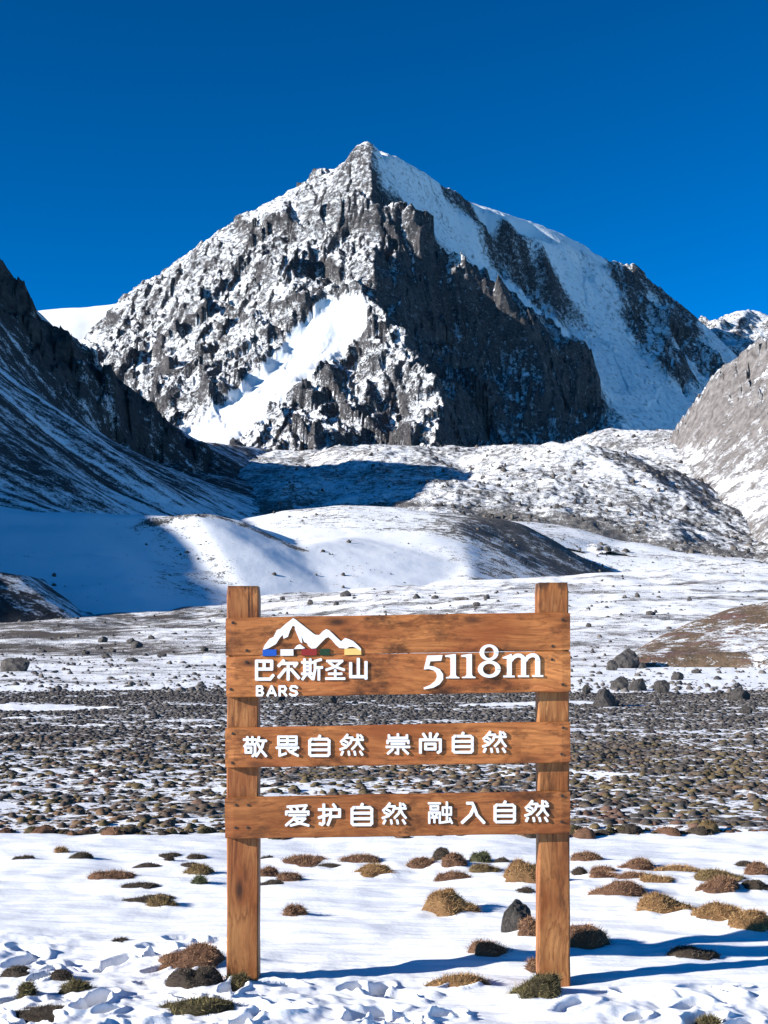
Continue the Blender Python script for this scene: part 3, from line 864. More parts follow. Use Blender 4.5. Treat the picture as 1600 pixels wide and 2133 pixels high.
def wood_mat(name, along, seed, tone=1.0, pale=0.0):
    """weathered oiled softwood; grain runs along 'along' (0 = across the sign, 2 = upright)"""
    t = NT(name)
    sc = [1.0, 1.0, 1.0]
    long_, cross = 0.42, 10.0
    vec = [cross, cross, cross]; vec[along] = long_
    lo = (seed * 3.1, seed * 1.7, seed * 2.3)
    p = t.pos(tuple(vec), obj=True, loc=lo)
    warp = t.noise(t.pos((2.2, 2.2, 2.2), obj=True, loc=lo), 1.0, 2, 0.5)
    off = t.n('ShaderNodeVectorMath', operation='MULTIPLY_ADD')
    comb = t.n('ShaderNodeCombineXYZ')
    for k in range(3):
        if k != along:
            t.l(warp, comb.inputs[k])
    t.l(comb.outputs[0], off.inputs[0]); off.inputs[1].default_value = (1.1, 1.1, 1.1); t.l(p, off.inputs[2])
    pv = off.outputs[0]
    # knots
    kv = [3.3, 3.3, 8.5] if along == 0 else [8.5, 3.3, 3.0]
    vor = t.n('ShaderNodeTexVoronoi', feature='F1'); vor.inputs['Scale'].default_value = 1.0
    t.l(t.pos(tuple(kv), obj=True, loc=(seed * 5.3, 0.4, seed * 7.7)), vor.inputs['Vector'])
    kd = vor.outputs['Distance']
    sepc = t.n('ShaderNodeSeparateColor'); t.l(vor.outputs['Color'], sepc.inputs[0])
    has = t.mapr(sepc.outputs[0], 0.22, 0.26, 0, 1)
    knot = t.math('MULTIPLY', t.mapr(kd, 0.06, 0.20, 1, 0), has)
    halo = t.math('MULTIPLY', t.mapr(kd, 0.08, 0.55, 1, 0), has)
    n1 = t.noise(pv, 1.3, 5, 0.6)
    g = t.math('ADD', t.math('MULTIPLY', n1, 7.0), t.math('MULTIPLY', halo, 1.8))
    ring = t.math('FRACT', g)
    late = t.math('MULTIPLY', t.mapr(ring, 0.45, 0.95), t.mapr(ring, 0.95, 1.0, 1, 0))
    fib = t.noise(pv, 7.0, 4, 0.7)
    blot = t.noise(t.pos((1.6, 1.6, 2.6) if along == 0 else (4, 4, 1.4), obj=True, loc=lo), 2.0, 4, 0.6)
    c = t.mix(t.mapr(blot, 0.32, 0.68), (0.25 * tone, 0.076 * tone, 0.018 * tone), (0.53 * tone, 0.205 * tone + pale * 0.07, 0.062 * tone + pale * 0.04))
    c = t.mix(t.math('MULTIPLY', late, 0.6), c, (0.16 * tone, 0.045 * tone, 0.010 * tone))
    c = t.mix(t.mapr(fib, 0.38, 0.72, 0.0, 0.6), c, (0.12, 0.036, 0.011))
    crv = [26.0, 26.0, 26.0]; crv[along] = 0.9
    crack = t.noise(t.pos(tuple(crv), obj=True, loc=(seed, seed * 4.4, seed * 0.7)), 1.0, 3, 0.55)
    c = t.mix(t.mapr(crack, 0.66, 0.70, 0, 0.85), c, (0.03, 0.012, 0.006))
    red = t.noise(t.pos((1.1, 1.1, 3.0) if along == 0 else (3, 3, 1.0), obj=True, loc=(seed * 2.2, seed, seed * 6.1)), 2.2, 3, 0.55)
    c = t.mix(t.mapr(red, 0.45, 0.68, 0, 0.55), c, (0.24 * tone, 0.062 * tone, 0.018 * tone))
    c = t.mix(t.math('MULTIPLY', halo, 0.30), c, (0.20, 0.065, 0.020))
    c = t.mix(t.math('MULTIPLY', knot, 0.9), c, (0.035, 0.014, 0.007))
    stain = t.noise(t.pos((3.0, 3.0, 5.5) if along == 0 else (9, 9, 2.2), obj=True, loc=(seed * 9.1, 2.0, seed)), 1.6, 5, 0.7)
    c = t.mix(t.mapr(stain, 0.51, 0.67, 0, 0.85), c, (0.045, 0.016, 0.006))
    if along == 2:                                   # old stain where water soaks into the end grain
        sp = t.n('ShaderNodeSeparateXYZ'); t.l(t.n('ShaderNodeTexCoord').outputs['Object'], sp.inputs[0])
        e = t.math('ADD', t.mapr(sp.outputs['Z'], 1.70, 1.86, 0, 1), t.math('MULTIPLY', t.math('SUBTRACT', stain, 0.5), 2.2))
        c = t.mix(t.mapr(e, 0.72, 1.0, 0, 0.8), c, (0.035, 0.018, 0.010))
    h = t.math('ADD', t.math('MULTIPLY', fib, 0.6), t.math('MULTIPLY', late, -0.35))
    return t.done(c, 0.55, t.bump(h, 0.45, 0.0025), 0.25)


# ------------------------------------------------------------------ the sign
YAW = 0.012
S0 = 6.50


def uv(px, py):
    k = (px - CX) / F
    u = k * S0 / (math.cos(YAW) - k * math.sin(YAW))
    Y = S0 + u * math.sin(YAW)
    return u, EYE + (HY - py) / F * Y


def prism(bm, poly, d0, d1):
    """upright flat shape given as (u, v) outline, from depth d0 (front) to d1 (back)"""
    a = [bm.verts.new((u, d0, v)) for u, v in poly]
    b = [bm.verts.new((u, d1, v)) for u, v in poly]
    n = len(poly)
    bm.faces.new(a); bm.faces.new(b[::-1])
    for i in range(n):
        bm.faces.new((a[(i + 1) % n], a[i], b[i], b[(i + 1) % n]))


def finish(bm, name, mat, parent):
    bmesh.ops.recalc_face_normals(bm, faces=bm.faces)
    me = bpy.data.meshes.new(name)
    bm.to_mesh(me); bm.free()
    me.materials.append(mat)
    return link(name, me, parent)


def timber(name, corners, d0, d1, mat, parent, along, bev=0.006, wav=0.0016, seed=0):
    """sawn timber from its four corners (TL, TR, BR, BL) in u, v: many sections along it, softened arrises, a little uneven"""
    TL, TR, BR, BL = [Vector(c) for c in corners]
    n = 40
    co = []
    for i in range(n + 1):
        f = i / n
        if along == 0:
            a = TL.lerp(TR, f); b = BL.lerp(BR, f)
        else:
            a = BL.lerp(TL, f); b = BR.lerp(TR, f)
        e = 0.0
        if i in (0, n):
            e = bev * 0.7
        w = (b - a)
        ln = w.length; w = w / ln
        j0 = wav * gnoise(np.array(f * 9.0 + seed * 3.3), np.array(0.5), 301) ; j1 = wav * gnoise(np.array(f * 9.0 + seed * 3.3), np.array(4.5), 302)
        jd = wav * 0.8 * gnoise(np.array(f * 6.0 + seed * 1.3), np.array(8.5), 303)
        prof = [(0 + e, bev), (bev * 0.3 + e, bev * 0.3), (bev + e, 0), (ln - bev - e, 0), (ln - bev * 0.3 - e, bev * 0.3), (ln - e, bev), (ln - e, (d1 - d0) - bev), (ln - bev - e, d1 - d0), (bev + e, d1 - d0), (0 + e, (d1 - d0) - bev)]
        for s, d in prof:
            s2 = s + (float(j0) if s < ln / 2 else float(j1))
            q = a + w * s2
            dd = d0 + min(max(d, e), (d1 - d0) - e) + float(jd)
            co.append((q.x, dd, q.y))
    k = 10
    bm = bmesh.new()
    vs = [bm.verts.new(c) for c in co]
    for i in range(n):
        for j in range(k):
            bm.faces.new((vs[i * k + j], vs[i * k + (j + 1) % k], vs[(i + 1) * k + (j + 1) % k], vs[(i + 1) * k + j]))
    bm.faces.new(vs[:k][::-1]); bm.faces.new(vs[n * k:])
    return finish(bm, name, mat, parent)


sign = empty('wooden_sign', (0, S0, 0), YAW)
tag(sign, 'brown timber signboard with white lettering on two posts in the snow', 'signboard')
M_POST_L = wood_mat('oiled_post_wood_left', 2, 1.0, 0.95, 0.5)
M_POST_R = wood_mat('oiled_post_wood_right', 2, 4.6, 0.95, 0.5)
BT = 0.042
timber('post', [uv(470.5, 1219), uv(537.5, 1219.5), uv(536.5, 2100), uv(470.5, 2100)], BT, BT + 0.13, M_POST_L, sign, 2, 0.007, 0.002, 1)
timber('post', [uv(1123, 1212.5), uv(1187.5, 1212), uv(1191.5, 2085), uv(1126, 2085)], BT, BT + 0.13, M_POST_R, sign, 2, 0.007, 0.002, 2)
boards = []
for k, (c, tone) in enumerate([(((470, 1286.5), (1188, 1275), (1188, 1355), (470, 1367)), 1.15), (((471, 1367.5), (1188.5, 1355.5), (1189, 1441), (471, 1453)), 1.25),
                               (((469, 1516), (1188, 1503), (1188.5, 1588), (469, 1600)), 1.2), (((468, 1662), (1188, 1648), (1188.5, 1736), (469, 1748)), 0.95)]):
    boards.append(timber('board', [uv(*p) for p in c], 0.0, BT - 0.001, wood_mat('oiled_board_wood_%d' % k, 0, 1.9 + 2.7 * k, tone), sign, 0, 0.005, 0.0016, 3 + k))

M_WHITE = plain_mat('white_letter_paint', (0.82, 0.82, 0.81), 0.5, 0.3, 0.08, 60)
M_NAIL = plain_mat('rusty_nail_steel', (0.035, 0.024, 0.018), 0.6, 0.4, 0.3, 200)
LET = 0.0065            # the letters are cut from board and stand this proud


def strokes_mesh(name, strokes, box, width, parent, mat=None, polys=()):
    """strokes: polylines on a 0..100 square (y down); box: pixel box on the sign; width in the same 0..100 units of height"""
    x0, y0, x1, y1 = box
    bm = bmesh.new()
    step = 0
    wp = width / 100.0 * (y1 - y0)
    for st in strokes:
        q = [(x0 + wp / 2 + a / 100.0 * (x1 - x0 - wp), y0 + wp / 2 + b / 100.0 * (y1 - y0 - wp)) for a, b in st]
        for i in range(len(q) - 1):
            ax, ay = q[i]; bx, by = q[i + 1]
            L = math.hypot(bx - ax, by - ay) or 1e-6
            dx, dy = (bx - ax) / L, (by - ay) / L
            e = wp * 0.5 * 0.92; c = wp * 0.22
            ax -= dx * e; ay -= dy * e; bx += dx * e; by += dy * e
            nx, ny = -dy * wp / 2, dx * wp / 2
            k1 = (dx * c, dy * c); k2 = (nx * 0.44, ny * 0.44)
            # clipped corners give the slightly rounded ends of routed letters
            poly = [(ax + k1[0] + nx, ay + k1[1] + ny), (bx - k1[0] + nx, by - k1[1] + ny), (bx + nx - k2[0], by + ny - k2[1]), (bx - nx + k2[0], by - ny + k2[1]),
                    (bx - k1[0] - nx, by - k1[1] - ny), (ax + k1[0] - nx, ay + k1[1] - ny), (ax - nx + k2[0], ay - ny + k2[1]), (ax + nx - k2[0], ay + ny - k2[1])]
            prism(bm, [uv(*p) for p in poly], -LET - 0.00015 * step, 0.002)
            step += 1
    for poly in polys:
        prism(bm, [uv(*p) for p in poly], -LET - 0.00015 * step, 0.002)
        step += 1
    return finish(bm, name, mat or M_WHITE, parent)


def closed(*p):
    return list(p) + [p[0]]


G = {
 'self': [[(52, 0), (46, 14)], closed((12, 16), (88, 16), (97, 24), (97, 92), (90, 99), (10, 99), (3, 92), (3, 24)), [(3, 43), (97, 43)], [(3, 70), (97, 70)]],
 'so': [[(30, 0), (16, 20), (2, 34)], [(22, 14), (52, 14), (44, 40), (24, 62), (0, 72)], [(18, 30), (30, 37)], [(8, 45), (22, 52)], [(56, 24), (99, 24)], [(76, 0), (76, 24), (70, 48), (52, 70)], [(77, 30), (86, 52), (99, 70)], [(88, 3), (96, 12)],
        [(10, 84), (4, 98)], [(36, 84), (38, 98)], [(62, 84), (65, 98)], [(88, 84), (96, 98)]],
 'respect': [[(0, 14), (52, 14)], [(15, 2), (15, 26)], [(38, 2), (38, 26)], [(16, 28), (2, 48)], [(12, 38), (50, 38), (50, 86), (40, 98)], closed((8, 56), (32, 56), (32, 80), (8, 80)), [(68, 2), (58, 30)], [(62, 20), (100, 20)], [(90, 20), (83, 52), (70, 76), (56, 98)], [(64, 38), (78, 68), (100, 98)]],
 'awe': [closed((8, 2), (92, 2), (92, 42), (8, 42)), [(8, 22), (92, 22)], [(50, 2), (50, 42)], [(0, 58), (100, 58)], [(14, 58), (14, 98), (42, 88)], [(46, 60), (64, 80), (98, 98)], [(88, 66), (64, 80)]],
 'esteem': [[(50, 0), (50, 18)], [(10, 5), (10, 18), (90, 18), (90, 5)], [(4, 44), (4, 33), (96, 33), (96, 44)], [(22, 48), (78, 48)], [(0, 64), (100, 64)], [(50, 64), (50, 98), (40, 94)], [(26, 76), (6, 97)], [(74, 76), (94, 97)]],
 'uphold': [[(50, 0), (50, 28)], [(18, 3), (28, 20)], [(82, 3), (72, 20)], [(4, 98), (4, 32), (96, 32), (96, 90), (86, 98)], closed((28, 54), (72, 54), (72, 80), (28, 80))],
 'love': [[(90, 0), (8, 6)], [(20, 13), (26, 22)], [(48, 12), (52, 22)], [(84, 12), (76, 24)], [(2, 44), (2, 31), (98, 31), (98, 44)], [(16, 48), (86, 48)], [(42, 48), (34, 66), (2, 98)], [(34, 65), (84, 65), (60, 88), (22, 99)], [(36, 68), (62, 88), (98, 99)]],
 'guard': [[(0, 24), (42, 24)], [(22, 0), (22, 90), (14, 98), (4, 94)], [(0, 64), (42, 50)], [(68, 0), (76, 12)], [(54, 24), (97, 24), (97, 58), (54, 58)], [(54, 24), (54, 66), (42, 98)]],
 'melt': [[(0, 4), (48, 4)], closed((8, 18), (40, 18), (40, 34), (8, 34)), [(2, 98), (2, 48), (47, 48), (47, 98)], [(14, 56), (19, 64)], [(35, 56), (30, 64)], [(13, 72), (36, 72)], [(24, 72), (24, 95)], closed((60, 24), (95, 24), (95, 58), (60, 58)), [(78, 0), (78, 92)], [(56, 96), (94, 90)], [(90, 76), (99, 98)]],
 'enter': [[(24, 2), (46, 2), (54, 20), (68, 60), (100, 98)], [(53, 26), (38, 60), (0, 98)]],
 'ba': [[(4, 2), (96, 2), (96, 44), (4, 44)], [(50, 2), (50, 44)], [(4, 2), (4, 97), (86, 97), (104, 78)]],
 'er': [[(26, 0), (2, 26)], [(14, 14), (94, 14), (84, 28)], [(50, 30), (50, 98)], [(34, 46), (2, 86)], [(66, 46), (104, 90)]],
 'si': [[(0, 14), (54, 14)], [(12, 0), (12, 72)], [(42, 0), (42, 72)], [(12, 33), (42, 33)], [(12, 52), (42, 52)], [(0, 72), (54, 72)], [(16, 80), (2, 98)], [(36, 80), (52, 96)], [(98, 0), (68, 8), (68, 50), (58, 98)], [(68, 40), (104, 40)], [(88, 40), (88, 100)]],
 'holy': [[(6, 3), (88, 3), (50, 34), (2, 50)], [(18, 12), (48, 34), (98, 50)], [(50, 54), (50, 96)], [(16, 72), (84, 72)], [(0, 98), (100, 98)]],
 'mount': [[(50, 0), (50, 92)], [(6, 22), (6, 92), (94, 92)], [(94, 16), (94, 100)]],
 'B': [[(2, 2), (2, 98)], [(2, 2), (72, 2), (88, 24), (72, 48), (2, 48)], [(72, 48), (96, 74), (74, 98), (2, 98)]],
 'A': [[(0, 100), (50, 0), (100, 100)], [(20, 72), (80, 72)]],
 'R': [[(2, 2), (2, 100)], [(2, 2), (74, 2), (94, 26), (74, 54), (2, 54)], [(46, 54), (98, 100)]],
 'S': [[(96, 14), (74, 1), (26, 1), (4, 22), (16, 42), (84, 58), (98, 80), (72, 99), (26, 99), (0, 86)]],
}
ROW2 = [('respect', 506, 1532, 557, 1578), ('awe', 574, 1531, 624, 1577), ('self', 641, 1530, 690, 1577), ('so', 707, 1528, 759, 1575), ('esteem', 803, 1527, 855, 1573), ('uphold', 871, 1525, 922, 1571), ('self', 940, 1524, 988, 1570), ('so', 1004, 1522, 1056, 1569)]
ROW3 = [('love', 593, 1675, 646, 1722), ('guard', 662, 1673, 712, 1721), ('self', 729, 1672, 779, 1721), ('so', 795, 1671, 848, 1718), ('melt', 891, 1669, 944, 1717), ('enter', 960, 1669, 1011, 1717), ('self', 1027, 1667, 1076, 1715), ('so', 1092, 1666, 1144, 1713)]
for b, row, wd in ((boards[2], ROW2, 11.5), (boards[3], ROW3, 11.5)):
    for g, x0, y0, x1, y1 in row:
        thin = {'respect': 1.05, 'awe': 1.0, 'melt': 0.85, 'so': 0.95, 'self': 1.1, 'enter': 1.15, 'guard': 1.1, 'uphold': 1.15}.get(g, 1.0)
        strokes_mesh('raised_character', G[g], (x0, y0, x1, y1), wd * thin, b)
for g, x0, y0, x1, y1 in (('ba', 530, 1373, 571, 1419), ('er', 577, 1373, 624, 1419), ('si', 627, 1371, 672, 1418), ('holy', 677, 1373, 720, 1417), ('mount', 725, 1370, 768, 1416)):
    strokes_mesh('raised_character', G[g], (x0, y0, x1, y1), 12.5 if g in ('si', 'holy') else 14.5, boards[1])
for g, x0, x1 in (('B', 533, 551), ('A', 555, 577), ('R', 580, 599), ('S', 602, 622)):
    strokes_mesh('raised_letter', G[g], (x0, 1427, x1, 1451), 21, boards[1])


def cb(*pp):          # numerals were measured on an enlargement of the top right of the sign
    return [(820 + x / 4.0, 1190 + y / 4.0) for x, y in pp]


def arc(cx, cy, rx, ry, a0, a1, n):
    return [(cx + rx * math.cos(R(a0 + (a1 - a0) * i / n)), cy + ry * math.sin(R(a0 + (a1 - a0) * i / n))) for i in range(n + 1)]


def ring(cx, cy, rx, ry, ix, iy, n=28):
    o = arc(cx, cy, rx, ry, 0, 360, n); i_ = arc(cx, cy, ix, iy, 0, 360, n)
    return [cb(o[k], o[k + 1], i_[k + 1], i_[k]) for k in range(n)]


strokes_mesh('raised_numeral', [], (0, 0, 1, 1), 1, boards[1], polys=[cb((280, 702), (408, 698), (396, 745), (306, 750), (296, 788), (340, 794), (384, 816), (412, 858), (412, 902), (382, 942), (330, 970), (256, 984), (248, 970), (306, 946), (346, 914), (362, 880), (356, 846), (330, 824), (292, 814), (252, 818))])
one = [(430, 700), (498, 690), (518, 690), (518, 862), (528, 878), (548, 882), (548, 892), (436, 892), (436, 882), (462, 878), (474, 862), (474, 726), (462, 716), (430, 714)]
for off, dy in ((0, 0), (134, -2)):
    strokes_mesh('raised_numeral', [], (0, 0, 1, 1), 1, boards[1], polys=[cb(*[(x + off, y + dy) for x, y in one])])
strokes_mesh('raised_numeral', [], (0, 0, 1, 1), 1, boards[1], polys=ring(795, 677, 78, 68, 42, 46) + ring(796, 815, 94, 72, 54, 46))


def ribbon(pp, w):
    out = []
    for i in range(len(pp) - 1):
        (ax, ay), (bx, by) = pp[i], pp[i + 1]
        L = math.hypot(bx - ax, by - ay); nx, ny = -(by - ay) / L * w / 2, (bx - ax) / L * w / 2
        ex, ey = (bx - ax) / L * 3, (by - ay) / L * 3
        out.append(cb((ax - ex + nx, ay - ey + ny), (bx + ex + nx, by + ey + ny), (bx + ex - nx, by + ey - ny), (ax - ex - nx, ay - ey - ny)))
    return out


mm = [cb((908, 716), (974, 690), (984, 690), (984, 868), (944, 868), (944, 730), (908, 726)), cb((914, 868), (1008, 868), (1008, 884), (914, 884)), cb((1036, 866), (1128, 866), (1128, 882), (1036, 882)), cb((1156, 864), (1246, 864), (1246, 880), (1156, 880)),
      cb((1062, 730), (1102, 730), (1102, 866), (1062, 866)), cb((1180, 730), (1220, 730), (1220, 864), (1180, 864))]
mm += ribbon([(976, 742), (998, 716), (1026, 702), (1054, 702), (1076, 716), (1084, 738)], 32) + ribbon([(1096, 742), (1118, 714), (1146, 700), (1174, 700), (1194, 714), (1202, 738)], 32)
strokes_mesh('raised_letter', [], (0, 0, 1, 1), 1, boards[1], polys=mm)


def ca4(*pp):         # the emblem, measured on an enlargement of the top left of the sign
    return [(440 + x / 4.0, 1190 + y / 4.0) for x, y in pp]


em = [ca4((430, 656), (448, 612), (490, 560), (520, 548), (548, 490), (580, 476), (622, 438), (684, 390), (706, 404), (700, 462), (680, 452), (655, 500), (640, 545), (604, 562), (596, 530), (572, 556), (540, 606), (480, 640)),
      ca4((704, 402), (762, 448), (846, 514), (866, 528), (900, 532), (930, 500), (960, 482), (986, 494), (980, 548), (956, 556), (918, 594), (872, 642), (836, 644), (808, 622), (800, 600), (776, 590), (752, 540), (760, 600), (742, 588), (722, 540), (698, 482)),
      ca4((984, 492), (1014, 520), (1046, 552), (1082, 584), (1116, 556), (1150, 566), (1184, 582), (1222, 616), (1246, 642), (1246, 662), (1210, 640), (1180, 628), (1150, 630), (1130, 644), (1070, 640), (1036, 610), (1004, 570), (980, 552)),
      ca4((690, 648), (716, 616), (742, 608), (784, 640), (760, 646))]
strokes_mesh('mountain_emblem', [], (0, 0, 1, 1), 1, boards[0], polys=em)
for nm, x0, x1, col in (('blue', 430, 544, (0.012, 0.085, 0.42)), ('white', 578, 686, (0.8, 0.79, 0.77)), ('red', 754, 880, (0.26, 0.022, 0.018)), ('green', 908, 988, (0.012, 0.045, 0.018)), ('yellow', 1110, 1250, (0.80, 0.52, 0.16))):
    o = strokes_mesh('colour_block', [], (0, 0, 1, 1), 1, boards[0], plain_mat(nm + '_block_paint', col, 0.5, 0.3, 0.12, 60), [ca4((x0, 652 - (x0 - 430) * 0.012), (x1, 652 - (x1 - 430) * 0.012), (x1, 706 - (x1 - 430) * 0.012), (x0, 706 - (x0 - 430) * 0.012))])
    o['label'] = nm + ' rectangle under the mountain emblem'

nail_bm = bmesh.new()
bmesh.ops.create_cone(nail_bm, cap_ends=True, segments=10, radius1=0.0072, radius2=0.0055, depth=0.006, matrix=Matrix.Rotation(R(90), 4, 'X'))
nail_me = bpy.data.meshes.new('nail'); nail_bm.to_mesh(nail_me); nail_bm.free(); nail_me.materials.append(M_NAIL)
for b, lst in ((0, ((485, 1297), (514, 1355), (1172, 1291), (1151, 1346))), (1, ((513, 1379), (481, 1436), (1150, 1374), (1172, 1426))), (2, ((485, 1528), (484, 1589), (1173, 1516), (1170, 1571))), (3, ((492, 1677), (517, 1677), (491, 1724), (516, 1724), (1171, 1658), (1170, 1712)))):
    for px, py in lst:
        u, v = uv(px, py)
        link('nail', nail_me, boards[b], (u, -0.0012, v))


# ------------------------------------------------------------------ tussocks
def tint_mat(name, rough=0.95, grain=180.0, amt=0.5, bump=0.0):
    t = NT(name)
    n = t.noise(t.pos(obj=True), grain, 4, 0.7)
    c = t.mix(t.mapr(n, 0.3, 0.7, 0.0, amt), t.attr('tint', True), (0.02, 0.017, 0.012))
    nm = t.bump(n, bump, 0.01) if bump else None
    return t.done(c, rough, nm, 0.1)


M_TURF = tint_mat('dry_grass_turf')
PAL = {'gold': ((0.66, 0.41, 0.18), (0.30, 0.165, 0.075)), 'brown': ((0.50, 0.285, 0.16), (0.19, 0.10, 0.062)), 'dark': ((0.19, 0.150, 0.11), (0.070, 0.054, 0.042)),
       'olive': ((0.46, 0.32, 0.14), (0.17, 0.115, 0.055)), 'green': ((0.21, 0.22, 0.10), (0.090, 0.094, 0.05)), 'moss': ((0.29, 0.235, 0.10), (0.080, 0.066, 0.036))}


def tussock_mesh(name, w, d, h, kind, blades, seed, blade_len=0.030, blade_w=0.0036):
    """a cushion of turf, half width w, half depth d, height h, bristling with short dry blades"""
    r = np.random.default_rng(seed)
    nr, na = 11, 26
    rr = np.linspace(0.0, 1.0, nr + 1)[1:]; an = np.linspace(0, 2 * np.pi, na, endpoint=False)
    RR, AA = np.meshgrid(rr, an, indexing='ij')
    out = 1 + 0.30 * gnoise(np.cos(AA) * 1.4 + seed, np.sin(AA) * 1.4, 400 + seed % 50) + 0.16 * gnoise(np.cos(AA) * 3.4 + seed, np.sin(AA) * 3.4, 410)
    lean = 0.28 * gnoise(np.array(seed * 1.37), np.array(0.3), 401)
    nl = 1 if w / h < 1.1 else int(r.integers(2, 5))
    lobes = [(0.0, 0.0, 1.0, 1.0)] if nl == 1 else [(r.uniform(-0.55, 0.55), r.uniform(-0.35, 0.35), r.uniform(0.55, 0.9), r.uniform(0.65, 0.95)) for _ in range(nl - 1)] + [(r.uniform(-0.35, 0.35), r.uniform(-0.1, 0.3), r.uniform(0.75, 1.0), 1.0)]
    Xd = RR * np.cos(AA) * w * out; Yd = RR * np.sin(AA) * d * out

    def zz(Xd, Yd, RR):
        base = 0
        for lx, ly, lr, lh in lobes:
            base = np.maximum(base, lh * np.clip(1 - ((Xd / w - lx) / lr) ** 2 - ((Yd / d - ly) / (lr * 1.15)) ** 2, 0, 1) ** 0.6)
        base = np.maximum(base, 0.55 * np.clip(1 - RR ** 3, 0, 1) ** 0.6) * np.clip((1 - RR) / 0.12, 0, 1) ** 0.5
        lump = 0.20 * gnoise(Xd / w * 1.7 + seed, Yd / d * 1.7, 402) + 0.10 * gnoise(Xd / w * 4 + seed, Yd / d * 4, 403)
        return h * (base * (1 + lump + lean * Xd / w) - 0.02) - 0.05 * np.clip(RR - 0.8, 0, 1)
    Zd = zz(Xd, Yd, RR)
    top = np.array([[0, 0, float(zz(np.array(0.0), np.array(0.0), np.array(0.0)))]])
    low = np.stack([Xd[-1] * 1.02, Yd[-1] * 1.02, np.full(na, -0.09)], 1)
    V = np.concatenate([top, np.stack([Xd.ravel(), Yd.ravel(), Zd.ravel()], 1), low])
    F3 = []
    for j in range(na):
        j2 = (j + 1) % na
        F3.append((0, 1 + j, 1 + j2))
        for i in range(nr):
            a = 1 + i * na + j; b = 1 + i * na + j2; c = 1 + (i + 1) * na + j; e = 1 + (i + 1) * na + j2
            F3 += [(a, c, e), (a, e, b)]
    F3 = np.array(F3)
    ca_, cb_ = np.array(PAL[kind][0]), np.array(PAL[kind][1])
    colV = np.tile(cb_ * 0.75, (len(V), 1))
    n = blades
    ra = np.sqrt(r.random(n)) * 0.99; aa = r.random(n) * 2 * np.pi
    oo = 1 + 0.30 * gnoise(np.cos(aa) * 1.4 + seed, np.sin(aa) * 1.4, 400 + seed % 50) + 0.16 * gnoise(np.cos(aa) * 3.4 + seed, np.sin(aa) * 3.4, 410)
    bx = ra * np.cos(aa) * w * oo; by = ra * np.sin(aa) * d * oo
    bz = zz(bx, by, ra)
    e = 0.02
    nx = -(zz(bx + e * w, by, np.clip(ra + e * np.cos(aa), 0, 1)) - bz) / (e * w); ny = -(zz(bx, by + e * d, np.clip(ra + e * np.sin(aa), 0, 1)) - bz) / (e * d)
    nn = np.sqrt(nx ** 2 + ny ** 2 + 1)
    N = np.stack([nx / nn, ny / nn, 1 / nn], 1)
    dirv = N * 0.55 + r.normal(0, 0.55, (n, 3)) + np.array([0.12, 0, -0.10])
    dirv /= np.linalg.norm(dirv, axis=1)[:, None]
    side = np.cross(dirv, r.normal(0, 1, (n, 3))); side /= np.linalg.norm(side, axis=1)[:, None]
    L = (blade_len * (0.5 + r.random(n)))[:, None]; Wd = (blade_w * (0.6 + 0.8 * r.random(n)))[:, None]
    B = np.stack([bx, by, bz - 0.004], 1)
    tri = np.stack([B - side * Wd / 2, B + side * Wd / 2, B + dirv * L], 1).reshape(-1, 3)
    patch = np.clip(0.5 + 0.9 * gnoise(bx / w * 1.9 + seed * 2.1, by / d * 1.9, 404) + r.normal(0, 0.28, n), 0, 1)[:, None]
    cc = ca_ * patch + cb_ * (1 - patch)
    cc = cc * (0.75 + 0.5 * r.random((n, 1)))
    ctri = np.repeat(cc, 3, 0)
    Vall = np.concatenate([V, tri]); Fall = np.concatenate([F3, np.arange(3 * n).reshape(-1, 3) + len(V)])
    C = np.concatenate([np.concatenate([colV, ctri]), np.ones((len(Vall), 1))], 1)
    return raw_mesh(name, Vall, Fall, M_TURF, None, True, C)


GROUPS = {'gold': 'golden tussocks in the near snow', 'brown': 'brown tussocks in the near snow', 'dark': 'dark tussocks in the near snow', 'olive': 'olive tussocks in the near snow', 'green': 'green tussocks in the near snow', 'moss': 'mossy clods in the near snow'}
for k, ((px, py, w, h, c, lab), (tx, ty, tw, th)) in enumerate(zip(T, TUSSOCKS)):
    nb = int(np.clip(400 + 60000 * tw * max(th, tw * 0.5), 400, 5200))
    dep = max(tw * 0.72, th * 0.6)
    hh = max(0.48 * th, th - 0.22 * dep)
    me = tussock_mesh('grass_tussock', tw, dep, hh + 0.012, c, int(nb * 1.5), 11 + 7 * k, 0.027 if c != 'dark' else 0.017, 0.0028)
    z = float(floor_height(np.array([tx]), np.array([ty]), False)[0])
    tag(link('grass_tussock', me, None, (tx, ty, z), (0, 0, 0.0)), lab, 'tussock', GROUPS[c])

# ------------------------------------------------------------------ the stony belt of low cushion plants beyond the near snow
def belt_positions():
    n = 100000
    u = RNG.random(n)
    yy = (11.8 ** 1.0 + u * (74.0 - 11.8)) ** 1.0
    xx = ((RNG.random(n) * 1840 - 120) - CX) / F * yy
    s = floor_snow(xx, yy) + 0.20 * fbm(xx / 0.6, yy / 0.5, 3, 421)
    keep = (s < 0.66 + 0.10 * sstep(22, 13, yy) - 0.08 * sstep(18, 30, yy) + 0.08 * RNG.normal(0, 1, n))
    # the nearest rows come as clumps on snow
    return xx[keep], yy[keep]


